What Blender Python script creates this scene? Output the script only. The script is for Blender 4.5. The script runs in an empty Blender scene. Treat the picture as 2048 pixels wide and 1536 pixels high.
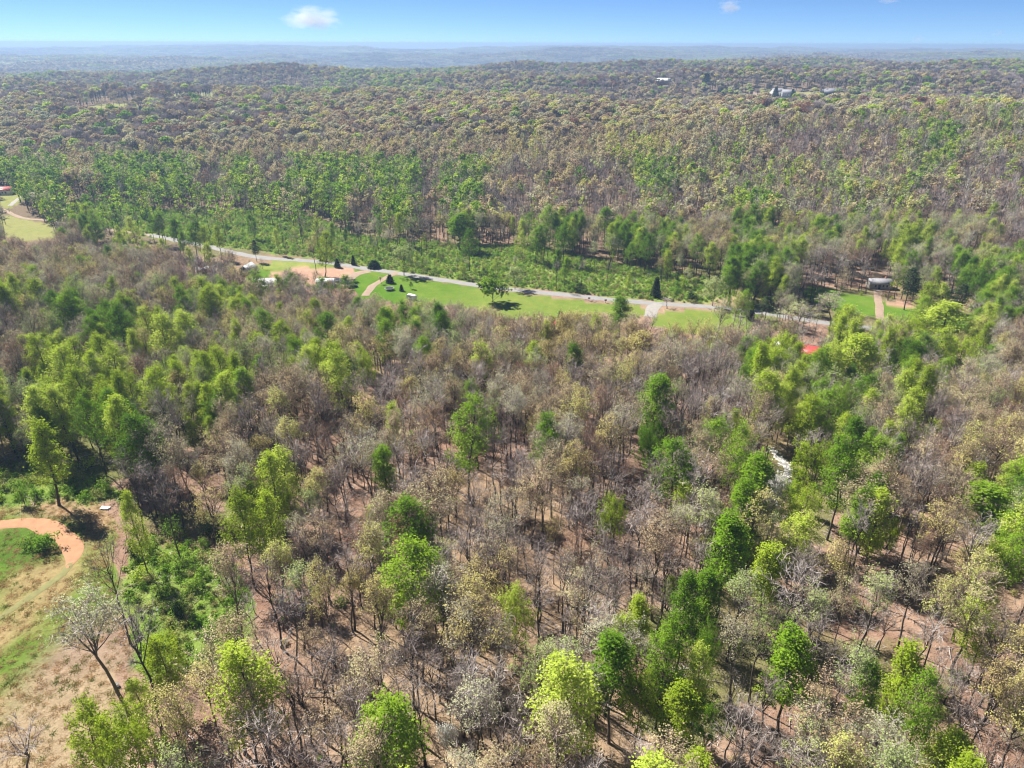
import bpy, math, random
import numpy as np
from mathutils import Vector, Matrix
R = math.radians
# ------------------------------------------------------------------ camera, sky, sun, exposure
sc = bpy.context.scene
F_PX, PITCH, ROLL, CAMZ = 1450.0, R(25.19), R(0.17), 88.0
cd = bpy.data.cameras.new('camera'); cam = bpy.data.objects.new('camera', cd)
sc.collection.objects.link(cam); sc.camera = cam
cd.sensor_width = 36.0; cd.lens = 36.0 * F_PX / 2048.0
cd.clip_start = 0.5; cd.clip_end = 120000.0
cam.matrix_world = (Matrix.Translation((0, 0, CAMZ)) @ Matrix.Rotation(math.pi / 2 - PITCH, 4, 'X') @ Matrix.Rotation(ROLL, 4, 'Z'))
SUN_EL, SUN_AZ = R(47), R(-50)        # azimuth from +Y towards +X: ahead and to the left
sun_dir = Vector((math.sin(SUN_AZ) * math.cos(SUN_EL), math.cos(SUN_AZ) * math.cos(SUN_EL), math.sin(SUN_EL)))
w = bpy.data.worlds.new('World'); sc.world = w; w.use_nodes = True
wn = w.node_tree; wn.nodes.clear()
sky = wn.nodes.new('ShaderNodeTexSky'); sky.sky_type = 'NISHITA'; sky.sun_disc = False
sky.sun_elevation = SUN_EL; sky.sun_rotation = SUN_AZ; sky.altitude = 0
sky.air_density = 0.38; sky.dust_density = 0.0; sky.ozone_density = 9.0
bg = wn.nodes.new('ShaderNodeBackground'); bg.inputs['Strength'].default_value = 0.050
wo = wn.nodes.new('ShaderNodeOutputWorld')
wn.links.new(sky.outputs[0], bg.inputs[0]); wn.links.new(bg.outputs[0], wo.inputs[0])
sd = bpy.data.lights.new('sun', 'SUN'); sd.energy = 4.6; sd.angle = R(0.5); sd.color = (1.0, 0.955, 0.88)
so = bpy.data.objects.new('sun', sd); sc.collection.objects.link(so)
so.rotation_euler = sun_dir.to_track_quat('Z', 'Y').to_euler()
vs = sc.view_settings; vs.view_transform = 'Standard'; vs.look = 'None'; vs.gamma = 1.0
vs.exposure = 1.4; vs.use_curve_mapping = False
cy = sc.cycles
cy.max_bounces = 5; cy.diffuse_bounces = 3; cy.glossy_bounces = 1; cy.transmission_bounces = 2
cy.volume_bounces = 0; cy.transparent_max_bounces = 6; cy.use_denoising = True; cy.denoiser = 'OPENIMAGEDENOISE'; cy.denoising_input_passes = 'RGB_ALBEDO_NORMAL'; cy.denoising_prefilter = 'ACCURATE'
cy.pixel_filter_type = 'BLACKMAN_HARRIS'; cy.filter_width = 1.2; cy.caustics_reflective = False; cy.caustics_refractive = False
rs = np.random.RandomState(7); random.seed(7)
COL = sc.collection

# ------------------------------------------------------------------ terrain and projection
def vnoise(x, y, seed=0):
    xi = np.floor(x).astype(np.int64); yi = np.floor(y).astype(np.int64)
    fx = x - xi; fy = y - yi; fx = fx * fx * (3 - 2 * fx); fy = fy * fy * (3 - 2 * fy)
    def h(a, b):
        n = (a * 374761393 + b * 668265263 + seed * 982451653) & 0x7fffffff
        n = ((n ^ (n >> 13)) * 1274126177) & 0x7fffffff
        return ((n ^ (n >> 16)) & 0xffff) / 65535.0
    return (h(xi, yi) * (1 - fx) + h(xi + 1, yi) * fx) * (1 - fy) + (h(xi, yi + 1) * (1 - fx) + h(xi + 1, yi + 1) * fx) * fy
def fbm(x, y, seed=0, o=3):
    s = 0; a = 1; t = 0
    for k in range(o):
        s = s + a * (vnoise(x * 2 ** k + 17.3 * k, y * 2 ** k - 9.1 * k, seed + k) - .5) * 2; t += a; a *= .5
    return s / t
def sst(a, b, x):
    t = np.clip((x - a) / (b - a), 0, 1); return t * t * (3 - 2 * t)
def terr(x, y):
    x = np.asarray(x, float); y = np.asarray(y, float)
    v = y + 0.37 * np.clip(x, -500, 700) - 322
    z = -12 * sst(-190, -60, v) + 24 * sst(70, 470, v)
    d = np.hypot(x, y)
    z = z + 1.3 * fbm(x / 45, y / 45, 3) * sst(30, 90, np.abs(v) + 20) + 7 * fbm(x / 170, y / 150, 11, 2) * sst(120, 420, v)
    rgt = sst(-100, 450, x); z = z + 16 * rgt * sst(150, 560, v)
    vw = v + 150 * fbm(x / 420, y / 900, 71, 2) + .12 * np.clip(x, -900, 1500)
    far_ = sst(520, 760, vw); z = z + far_ * (20 * (np.cos((vw - 520) * 2 * math.pi / 620) - 1) + 8) + 13 * fbm(x / 330 + 3.3, y / 380, 23, 3) * sst(300, 900, v)
    # the valley behind the first ridges, then range after range
    z = z - 30 * sst(1900, 2900, d + 600 * fbm(x / 1500, y / 1500, 5, 2) + .35 * np.clip(-x, -900, 1600))
    z = z + 85 * fbm(x / 1700, y / 900 + 4, 31, 4) * sst(2000, 4200, d) + 55 * fbm(x / 6000, y / 2600, 41, 2) * sst(6000, 12000, d)
    return np.where(z > 40, 40 + 24 * np.tanh((z - 40) / 40), z)
cr, srl = math.cos(ROLL), math.sin(ROLL)
def proj(x, y, z):
    fx, fy, fz = 0, math.cos(PITCH), -math.sin(PITCH)
    dz = z - CAMZ
    dep = y * fy + dz * fz
    up = y * math.sin(PITCH) + dz * math.cos(PITCH)
    dep = np.where(np.abs(dep) < 1e-6, 1e-6, dep)
    a = F_PX * x / dep; b = F_PX * up / dep
    a2 = a * cr + b * srl; b2 = -a * srl + b * cr
    return 1024 + a2, 768 - b2, dep
def hit(px, py, off=0.0):
    """the point of the terrain (raised by off) seen at a pixel of the 2048 x 1536 photograph"""
    a2 = px - 1024.0; b2 = 768.0 - py
    a = a2 * cr - b2 * srl; b = a2 * srl + b2 * cr
    d = np.array([a / F_PX, math.cos(PITCH) + b / F_PX * math.sin(PITCH), -math.sin(PITCH) + b / F_PX * math.cos(PITCH)])
    t = 30 * 1.004 ** np.arange(0, 1700)
    P = d[None, :] * t[:, None]; zz = CAMZ + P[:, 2]
    below = zz < terr(P[:, 0], P[:, 1]) + off
    k = int(np.argmax(below)) if below.any() else len(t) - 1
    lo, hi = (t[k - 1] if k else t[0]), t[k]
    for _ in range(18):
        m = .5 * (lo + hi)
        if CAMZ + d[2] * m < float(terr(d[0] * m, d[1] * m)) + off: hi = m
        else: lo = m
    x, y = d[0] * hi, d[1] * hi
    return float(x), float(y), float(terr(x, y))

# ------------------------------------------------------------------ vegetation map of the place (64 px cells of the photograph)
VEG = ["tmmmmbmmmtttttttttttttttmmmmmmqq", "tmmmmmttttttttttyttyytmmbbbbqgqq", "ggtgggbgbggggbgmbtbbgqqqqqqqqqbb",
 "sggggbgggggbgbgbbbbbqbqgqbqqqbbb", "tmmsssssspplpmgbggmggqmgqgqqlqqb", "ttmttbbmmssssssssppspggggooodogg",
 "lbpbbbllmbbmtbbbbtbgmttgppppplgd", "bnbgnlnmnmymgpbmmyyybytbtblplllb", "bllnblnnplnlmmmdttbtbbbglllbddpt",
 "nllnnlnnttbbbtbbttmbbbbblngddbtt", "pgpggngbooootooobtbtgtbgplgbbbtt", "sllnbtttoootooooottbbtbqgglgbbtt",
 "sssbbbyllooobybbtbbtbqbgpllmbtmg", "...bgsdllobttbbbbybbbtgppltgbtbg", "...bssttoobybbbbbbtbbbgpnbybbttg",
 "...psssbbyyybbbybbbbbgppbbybtyyt", "...bssssbyytbbbybbbbggppppbbbttb", "...bslntttbbbbbbbbbbgggpgpppbbby",
 "..bbbyytbbbbybbbbbbtllgppgbgglby", ".bllyytbybbbgbbbbbbtllgbbppgglby", ".bllttybbbbbgbbbbtbbtlbbbpbbplbb"]
VEG = [r.ljust(32, 'b')[:32] for r in VEG]
KINDS = ['bare', 'tan', 'gold', 'pale', 'russet', 'lime', 'green', 'sage', 'pine', 'none']
MIX = {  # shares of each kind, spacing factor
 'b': ([.73, .10, .02, .05, .05, .01, .01, .03, 0, 0], 1.05), 'o': ([.78, .05, .03, .05, .05, .01, .0, .01, 0, .02], 1.3),
 't': ([.22, .46, .11, .12, .03, .02, .01, .03, 0, 0], 1.0), 'y': ([.2, .2, .42, .06, .02, .06, .01, .03, 0, 0], 1.0),
 'l': ([.17, .04, .04, .02, .0, .53, .09, .11, 0, 0], .95), 'g': ([.18, .04, .02, .02, .0, .22, .40, .12, .0, 0], .95),
 'd': ([.22, .10, .0, .02, .0, .14, .14, .16, .22, 0], .95), 's': ([.05, 0, 0, 0, 0, .07, .08, .04, .01, .75], 1.0),
 'm': ([.46, .25, .06, .08, .04, .04, .03, .04, 0, 0], 1.0), 'n': ([.34, .07, .04, .03, .0, .37, .04, .11, 0, 0], 1.0),
 'p': ([.3, .08, .06, .08, .0, .16, .06, .26, 0, 0], 1.0), 'q': ([.46, .10, .07, .06, .03, .09, .03, .16, 0, 0], 1.0),
 '.': ([0, 0, 0, 0, 0, 0, 0, 0, 0, 1], 1.0)}
# clearings: outlines on the ground, in pixels of the photograph
POLY = {
 'lawn': [[(575, 517), (650, 524), (740, 545), (745, 560), (690, 556), (620, 545), (560, 556), (515, 556), (508, 530)],
          [(693, 560), (745, 542), (830, 556), (900, 566), (965, 576), (1040, 586), (1130, 598), (1200, 606), (1290, 616), (1296, 634), (1200, 628), (1100, 634), (1010, 640), (950, 618), (840, 610), (760, 604), (720, 596)],
          [(1312, 626), (1400, 618), (1520, 628), (1500, 662), (1400, 668), (1300, 655)],
          [(1600, 588), (1618, 570), (1680, 582), (1760, 600), (1850, 618), (1930, 630), (1998, 650), (1990, 668), (1900, 662), (1780, 640), (1700, 630), (1630, 608)],
          [(0, 384), (35, 378), (48, 392), (30, 412), (0, 420)],
          [(0, 428), (60, 440), (115, 452), (108, 478), (50, 482), (0, 470)]],
 'far': [[(140, 222), (205, 208), (262, 206), (282, 216), (270, 232), (205, 236), (150, 234)], [(340, 185), (440, 185), (430, 193), (345, 195)],
         [(1508, 182), (1560, 180), (1700, 188), (1700, 199), (1530, 198)], [(1700, 190), (1755, 191), (1755, 195), (1700, 196)]],
 'meadow': [[(-300, 985), (60, 1010), (130, 1000), (205, 1008), (250, 1060), (215, 1120), (245, 1200), (262, 1300), (250, 1400), (200, 1480), (170, 1600), (-300, 1900)]],
 'brush': [[(90, 400), (200, 405), (330, 420), (520, 418), (640, 440), (700, 470), (900, 490), (1060, 492), (1150, 510), (1300, 540), (1420, 560), (1480, 590), (1400, 608), (1200, 592), (900, 558), (640, 518), (500, 500), (330, 480), (180, 450)],
           [(250, 1110), (300, 1080), (420, 1090), (480, 1150), (500, 1260), (430, 1330), (320, 1360), (270, 1300), (245, 1200)],
           [(-100, 930), (60, 930), (200, 960), (260, 1000), (200, 1005), (60, 1010), (-100, 1000)]],
}
BARE_PATCH = [[(540, 548), (600, 535), (680, 540), (640, 565), (560, 585)], [(655, 536), (700, 536), (715, 548), (690, 560), (650, 552)],
              [(1770, 610), (1800, 600), (1850, 606), (1870, 618), (1820, 618)], [(1990, 228), (2010, 226), (2012, 234), (1994, 234)],
              [(1400, 930), (1440, 925), (1430, 940)], [(1745, 860), (1800, 870), (1890, 900), (1850, 935), (1790, 925)]]
def inside(poly, px, py):
    r = np.zeros(np.shape(px), bool); n = len(poly)
    for i in range(n):
        x1, y1 = poly[i]; x2, y2 = poly[(i + 1) % n]
        if y1 == y2: continue
        c = ((y1 > py) != (y2 > py)) & (px < (x2 - x1) * (py - y1) / (y2 - y1) + x1)
        r ^= c
    return r
def in_any(kind, px, py):
    r = np.zeros(np.shape(px), bool)
    for p in (POLY[kind] if isinstance(kind, str) else kind): r |= inside(p, px, py)
    return r

# ------------------------------------------------------------------ materials
def new_mat(name):
    m = bpy.data.materials.new(name); m.use_nodes = True; n = m.node_tree; n.nodes.clear()
    return m, n, n.nodes, n.links
def math_node(N, L, op, a, b=None, c=None):
    q = N.new('ShaderNodeMath'); q.operation = op
    for i, v in enumerate((a, b, c)):
        if v is None: continue
        if isinstance(v, (int, float)): q.inputs[i].default_value = v
        else: L.new(v, q.inputs[i])
    return q.outputs[0]
def leaf_mat(name, cols, trans=.45, rnd=.13, nscale=.35):
    """leaf colour drawn per tree between two or three tones, varied from clump to clump"""
    m, nt, N, L = new_mat(name)
    oi = N.new('ShaderNodeObjectInfo'); tc = N.new('ShaderNodeTexCoord')
    nz = N.new('ShaderNodeTexNoise'); nz.inputs['Scale'].default_value = nscale; nz.inputs['Detail'].default_value = 2
    L.new(tc.outputs['Object'], nz.inputs['Vector'])
    geo = N.new('ShaderNodeNewGeometry')
    f = math_node(N, L, 'MULTIPLY_ADD', geo.outputs['Random Per Island'], .16, -.08)
    f = math_node(N, L, 'ADD', f, oi.outputs['Random'])
    f2 = math_node(N, L, 'MULTIPLY_ADD', nz.outputs['Fac'], 1.1, -.55)
    f = math_node(N, L, 'ADD', f, f2)
    rp = N.new('ShaderNodeValToRGB'); e = rp.color_ramp.elements
    e[0].position = 0; e[0].color = (*cols[0], 1); e[1].position = 1; e[1].color = (*cols[-1], 1)
    if len(cols) > 2:
        q = e.new(.5); q.color = (*cols[1], 1)
    L.new(f, rp.inputs['Fac'])
    # value changes from leaf to leaf
    hv = N.new('ShaderNodeHueSaturation')
    v = math_node(N, L, 'MULTIPLY_ADD', geo.outputs['Random Per Island'], rnd * 2, 1 - rnd)
    L.new(v, hv.inputs['Value']); L.new(rp.outputs[0], hv.inputs['Color'])
    d = N.new('ShaderNodeBsdfDiffuse'); t = N.new('ShaderNodeBsdfTranslucent'); mx = N.new('ShaderNodeMixShader')
    mx.inputs[0].default_value = trans
    L.new(hv.outputs[0], d.inputs[0]); L.new(hv.outputs[0], t.inputs[0])
    L.new(d.outputs[0], mx.inputs[1]); L.new(t.outputs[0], mx.inputs[2])
    o = N.new('ShaderNodeOutputMaterial'); L.new(mx.outputs[0], o.inputs[0])
    return m
def bark_mat(name, c1, c2, sc_=3.0):
    m, nt, N, L = new_mat(name)
    tc = N.new('ShaderNodeTexCoord'); oi = N.new('ShaderNodeObjectInfo')
    mp = N.new('ShaderNodeMapping'); mp.inputs['Scale'].default_value = (1, 1, .25); L.new(tc.outputs['Object'], mp.inputs[0])
    nz = N.new('ShaderNodeTexNoise'); nz.inputs['Scale'].default_value = sc_; nz.inputs['Detail'].default_value = 3
    L.new(mp.outputs[0], nz.inputs['Vector'])
    f = math_node(N, L, 'MULTIPLY_ADD', oi.outputs['Random'], .9, -.45); f = math_node(N, L, 'ADD', f, nz.outputs['Fac'])
    rp = N.new('ShaderNodeValToRGB'); e = rp.color_ramp.elements
    e[0].position = .15; e[0].color = (*c1, 1); e[1].position = .85; e[1].color = (*c2, 1)
    L.new(f, rp.inputs[0])
    d = N.new('ShaderNodeBsdfDiffuse'); L.new(rp.outputs[0], d.inputs[0])
    o = N.new('ShaderNodeOutputMaterial'); L.new(d.outputs[0], o.inputs[0])
    return m
def plain(name, c, rough=.8, var=.12, scale=2.0, metal=0.0):
    m, nt, N, L = new_mat(name)
    tc = N.new('ShaderNodeTexCoord'); nz = N.new('ShaderNodeTexNoise'); nz.inputs['Scale'].default_value = scale; nz.inputs['Detail'].default_value = 5
    L.new(tc.outputs['Object'], nz.inputs['Vector'])
    hv = N.new('ShaderNodeHueSaturation'); hv.inputs['Color'].default_value = (*c, 1)
    L.new(math_node(N, L, 'MULTIPLY_ADD', nz.outputs['Fac'], var * 4, 1 - var * 2), hv.inputs['Value'])
    b = N.new('ShaderNodeBsdfPrincipled'); b.inputs['Roughness'].default_value = rough; b.inputs['Metallic'].default_value = metal
    b.inputs['Specular IOR Level'].default_value = .25
    L.new(hv.outputs[0], b.inputs['Base Color'])
    o = N.new('ShaderNodeOutputMaterial'); L.new(b.outputs[0], o.inputs[0])
    return m
M = {}
M['bark'] = bark_mat('bark', (.055, .046, .038), (.15, .128, .108))
M['twig'] = bark_mat('twig', (.25, .205, .185), (.52, .455, .42), .5)
M['twig_b'] = bark_mat('twig_brown', (.19, .14, .115), (.38, .29, .24), .5)
M['tan'] = leaf_mat('leaves_tan', [(.40, .29, .18), (.50, .41, .24), (.50, .46, .25)], .35)
M['gold'] = leaf_mat('leaves_gold', [(.46, .38, .16), (.58, .52, .19), (.52, .55, .17)], .4)
M['pale'] = leaf_mat('leaves_pale', [(.38, .35, .22), (.50, .47, .31), (.46, .47, .28)], .35)
M['russet'] = leaf_mat('leaves_russet', [(.20, .095, .06), (.30, .16, .10), (.34, .22, .13)], .3)
M['lime'] = leaf_mat('leaves_lime', [(.28, .38, .03), (.40, .52, .045), (.50, .60, .10)], .5)
M['green'] = leaf_mat('leaves_green', [(.11, .23, .018), (.20, .35, .025), (.30, .45, .04)], .5)
M['sage'] = leaf_mat('leaves_sage', [(.28, .36, .10), (.37, .45, .17), (.46, .50, .20)], .4)
M['paleleaf'] = leaf_mat('leaves_pale_green', [(.40, .48, .17), (.48, .54, .24), (.50, .55, .27)], .5)
M['pine'] = leaf_mat('needles', [(.022, .045, .014), (.04, .07, .022), (.075, .10, .04)], .15)
M['white'] = leaf_mat('blossom', [(.62, .62, .52), (.75, .75, .68)], .3)
M['brush'] = leaf_mat('leaves_brush', [(.14, .27, .025), (.24, .40, .045), (.36, .48, .09)], .4)
M['scrub'] = leaf_mat('leaves_scrub', [(.22, .27, .06), (.32, .34, .10), (.38, .33, .14)], .35)
M['grass'] = leaf_mat('grass_blades', [(.12, .20, .025), (.26, .25, .07), (.42, .31, .14)], .4)
M['strawgrass'] = leaf_mat('straw_blades', [(.36, .26, .12), (.48, .33, .17), (.55, .36, .18)], .35)

# ------------------------------------------------------------------ mesh helpers
class MB:
    def __init__(s): s.v = []; s.f = []; s.m = []; s.n = 0
    def add(s, v, f, mi=0):
        v = np.asarray(v, float).reshape(-1, 3); s.v.append(v); f = np.asarray(f, int) + s.n
        s.f.append(f); s.m.append(np.full(len(f), mi, int)); s.n += len(v)
    def box(s, c, d, mi=0, rz=0):
        x, y, z = d[0] / 2, d[1] / 2, d[2] / 2
        v = np.array([[-x, -y, -z], [x, -y, -z], [x, y, -z], [-x, y, -z], [-x, -y, z], [x, -y, z], [x, y, z], [-x, y, z]])
        if rz: ca, sa = math.cos(rz), math.sin(rz); v = np.c_[v[:, 0] * ca - v[:, 1] * sa, v[:, 0] * sa + v[:, 1] * ca, v[:, 2]]
        s.add(v + np.array(c), [[0, 3, 2, 1], [4, 5, 6, 7], [0, 1, 5, 4], [1, 2, 6, 5], [2, 3, 7, 6], [3, 0, 4, 7]], mi)
    def mesh(s, name, mats):
        me = bpy.data.meshes.new(name)
        V = np.concatenate(s.v).astype(np.float32)
        me.vertices.add(len(V)); me.vertices.foreach_set('co', V.ravel())
        sizes = np.concatenate([np.full(len(f), f.shape[1]) for f in s.f]); idx = np.concatenate([f.ravel() for f in s.f])
        me.loops.add(len(idx)); me.loops.foreach_set('vertex_index', idx.astype(np.int32))
        me.polygons.add(len(sizes)); st = np.r_[0, np.cumsum(sizes)[:-1]]
        me.polygons.foreach_set('loop_start', st.astype(np.int32)); me.polygons.foreach_set('loop_total', sizes.astype(np.int32))
        me.polygons.foreach_set('material_index', np.concatenate(s.m).astype(np.int32))
        for m in mats: me.materials.append(m)
        me.update(calc_edges=True); return me
    def build(s, name, mats, parent=None, loc=(0, 0, 0), rz=0):
        o = bpy.data.objects.new(name, s.mesh(name, mats if isinstance(mats, (list, tuple)) else [mats]))
        COL.objects.link(o); o.parent = parent; o.location = loc; o.rotation_euler = (0, 0, rz); return o
def tube(mb, pts, rad, n=4, mi=0):
    pts = np.asarray(pts, float); k = len(pts)
    d = np.gradient(pts, axis=0); d /= np.linalg.norm(d, axis=1)[:, None] + 1e-9
    ref = np.array([0, 0, 1.0]) if abs(d[0, 2]) < .8 else np.array([1.0, 0, 0])
    u = np.cross(d, ref); u /= np.linalg.norm(u, axis=1)[:, None] + 1e-9; w_ = np.cross(d, u)
    a = np.arange(n) * 2 * math.pi / n; rad = np.asarray(rad, float)
    V = pts[:, None, :] + rad[:, None, None] * (np.cos(a)[None, :, None] * u[:, None, :] + np.sin(a)[None, :, None] * w_[:, None, :])
    F = [[i * n + j, i * n + (j + 1) % n, (i + 1) * n + (j + 1) % n, (i + 1) * n + j] for i in range(k - 1) for j in range(n)]
    mb.add(V.reshape(-1, 3), F, mi)
def ribbons(mb, P0, P1, W, mi=0, rg=rs, tip=.35):
    """thin strips from P0 to P1, each turned its own way"""
    P0 = np.asarray(P0); P1 = np.asarray(P1); d = P1 - P0
    s = np.cross(d, rg.normal(size=d.shape)); s /= np.linalg.norm(s, axis=1)[:, None] + 1e-9
    W = np.broadcast_to(np.asarray(W, float), (len(P0),))[:, None] / 2
    V = np.stack([P0 - s * W, P0 + s * W, P1 + s * W * tip, P1 - s * W * tip], 1)
    mb.add(V.reshape(-1, 3), np.arange(len(P0) * 4).reshape(-1, 4), mi)
def leaves(mb, P, size, mi=1, up=.5, rg=rs, aspect=.75):
    n = len(P); c_ = np.median(P, 0) - [0, 0, .15 * np.ptp(P[:, 2])]; ro = P - c_; ro /= np.linalg.norm(ro, axis=1)[:, None] + 1e-6
    nr = rg.normal(size=(n, 3)) * .48 + ro * .75; nr[:, 2] += up; nr /= np.linalg.norm(nr, axis=1)[:, None]
    t = np.cross(nr, rg.normal(size=(n, 3))); t /= np.linalg.norm(t, axis=1)[:, None] + 1e-9; b = np.cross(nr, t)
    s = (size * rg.uniform(.6, 1.35, n))[:, None] / 2
    k = np.stack([P - t * s, P - b * s * aspect + nr * s * .15, P + t * s, P + b * s * aspect + nr * s * .15], 1)
    mb.add(k.reshape(-1, 3), np.arange(n * 4).reshape(-1, 4), mi)

# ------------------------------------------------------------------ trees: a skeleton grown in metres, then bark, twigs and leaves on it
def skeleton(rg, H, R_, base, form, n1, lod, kind_bare=False):
    """trunk, limbs (polyline, r0, r1), fine segments, tips"""
    lean = rg.normal(0, .035, 2) * H
    th = H * (.93 if form in ('oval', 'pine') else rg.uniform(.62, .75))
    k = 8 if lod == 0 else 4
    t = np.linspace(0, 1, k); wob = np.cumsum(rg.normal(0, .011 * H, (k, 2)), 0); wob[0] = 0
    trunk = np.c_[lean[0] * t ** 1.5 + wob[:, 0], lean[1] * t ** 1.5 + wob[:, 1], th * t]
    r0 = .0098 * H + .03
    limbs = []; fine = []; tips = []
    zc = (H + base * H) / 2; rz = (H - base * H) / 2
    a0 = rg.uniform(0, 7)
    for i in range(n1):
        q = (i + rg.uniform(0, .8)) / n1
        if form == 'oval': zs = H * (base + (.95 - base) * q ** .9)
        else: zs = min(H * (base + (.72 - base) * q), th * .985)
        u = min(zs / th, .999) * (k - 1); j = int(u); p0 = trunk[j] * (1 - (u - j)) + trunk[min(j + 1, k - 1)] * (u - j)
        az = a0 + i * 2.4 + rg.normal(0, .3)
        # where this limb wants to end, on the crown's outline
        if form == 'oval':
            zt = zs + rz * rg.uniform(.18, .42); prof = max(0.06, 1 - (max(min((zt - zc) / rz, .995), -.98)) ** 2) ** .5
            if zt > zc: prof *= .93
            rt = R_ * prof * rg.uniform(.75, 1.05)
        else:
            el = R(rg.uniform(-8, 88)) if q > .25 else R(rg.uniform(-25, 25))
            zt = zc + rz * math.sin(el) * rg.uniform(.82, 1.03); rt = R_ * math.cos(el) * rg.uniform(.7, 1.1) + .3
        zt = max(zt, zs + .6)
        tgt = np.array([p0[0] + rt * math.cos(az), p0[1] + rt * math.sin(az), zt])
        m = 5 if lod == 0 else 3; s = np.linspace(0, 1, m)[:, None]
        L = np.linalg.norm(tgt - p0)
        mid = (p0 + tgt) / 2 + rg.normal(0, .06 * L, 3) + np.array([0, 0, .05 * L])
        pl = (1 - s) ** 2 * p0 + 2 * s * (1 - s) * mid + s ** 2 * tgt
        rr = r0 * rg.uniform(.28, .5) * (1 - .45 * q)
        limbs.append((pl, rr, rr * .22)); n2 = ((6 if kind_bare else 7) if lod == 0 else 3)
        for c in range(n2):
            v = .3 + .7 * (c + rg.uniform()) / n2; ui = min(v, .999) * (m - 1); jj = int(ui)
            b0 = pl[jj] * (1 - (ui - jj)) + pl[jj + 1] * (ui - jj)
            dr = pl[jj + 1] - pl[jj]; dr /= np.linalg.norm(dr) + 1e-9
            sd_ = rg.normal(size=3); sd_[2] = sd_[2] * .6 + .45; dd = dr * .8 + sd_ * .62; dd /= np.linalg.norm(dd)
            l2 = L * rg.uniform(.22, .42) * (1.15 - .4 * v); b1 = b0 + dd * l2 * .5; sd2 = dd + rg.normal(0, .22, 3); b2 = b1 + sd2 / np.linalg.norm(sd2) * l2 * .5
            fine.append((b0, b1, rr * .42, 1)); fine.append((b1, b2, rr * .28, 1))
            if lod: tips.append(b2); tips.append(b1); continue
            for e in range(4):
                x = rg.uniform(.25, 1); c0 = b0 + (b1 - b0) * min(1, 2 * x) if x < .5 else b1 + (b2 - b1) * (2 * x - 1)
                s3 = dd * .8 + rg.normal(0, .55, 3) + np.array([0, 0, .25]); s3 /= np.linalg.norm(s3)
                l3 = l2 * rg.uniform(.35, .6) + .25; c1 = c0 + s3 * l3
                fine.append((c0, c1, .017 + .0005 * H, 2)); tips.append(c1)
                for g in range(2):
                    y = rg.uniform(.35, 1); g0 = c0 + (c1 - c0) * y; s4 = s3 + rg.normal(0, .6, 3); s4 /= np.linalg.norm(s4)
                    g1 = g0 + s4 * rg.uniform(.35, .9); fine.append((g0, g1, .012, 3)); tips.append(g1)
    return trunk, r0, limbs, fine, np.array(tips)
KP = {  # form, crown radius, crown base, limbs, leaves near, leaf size, leaves far, far size, twig material
 'bare':   ('vase', .18, .50, 12, 0, 0, 0, 0, 'twig'), 'tan': ('vase', .20, .50, 14, 1750, .225, 210, 1.05, 'twig_b'),
 'gold':   ('vase', .20, .46, 14, 2000, .24, 210, 1.05, 'twig_b'), 'pale': ('vase', .21, .5, 14, 1600, .215, 200, 1.0, 'twig'),
 'russet': ('vase', .17, .45, 12, 1100, .2, 100, .8, 'twig_b'), 'lime': ('oval', .20, .26, 25, 5200, .32, 230, 1.15, 'twig_b'),
 'green':  ('oval', .22, .34, 25, 5600, .33, 240, 1.2, 'twig_b'), 'sage': ('vase', .20, .42, 15, 2000, .24, 170, .95, 'twig')}
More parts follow.
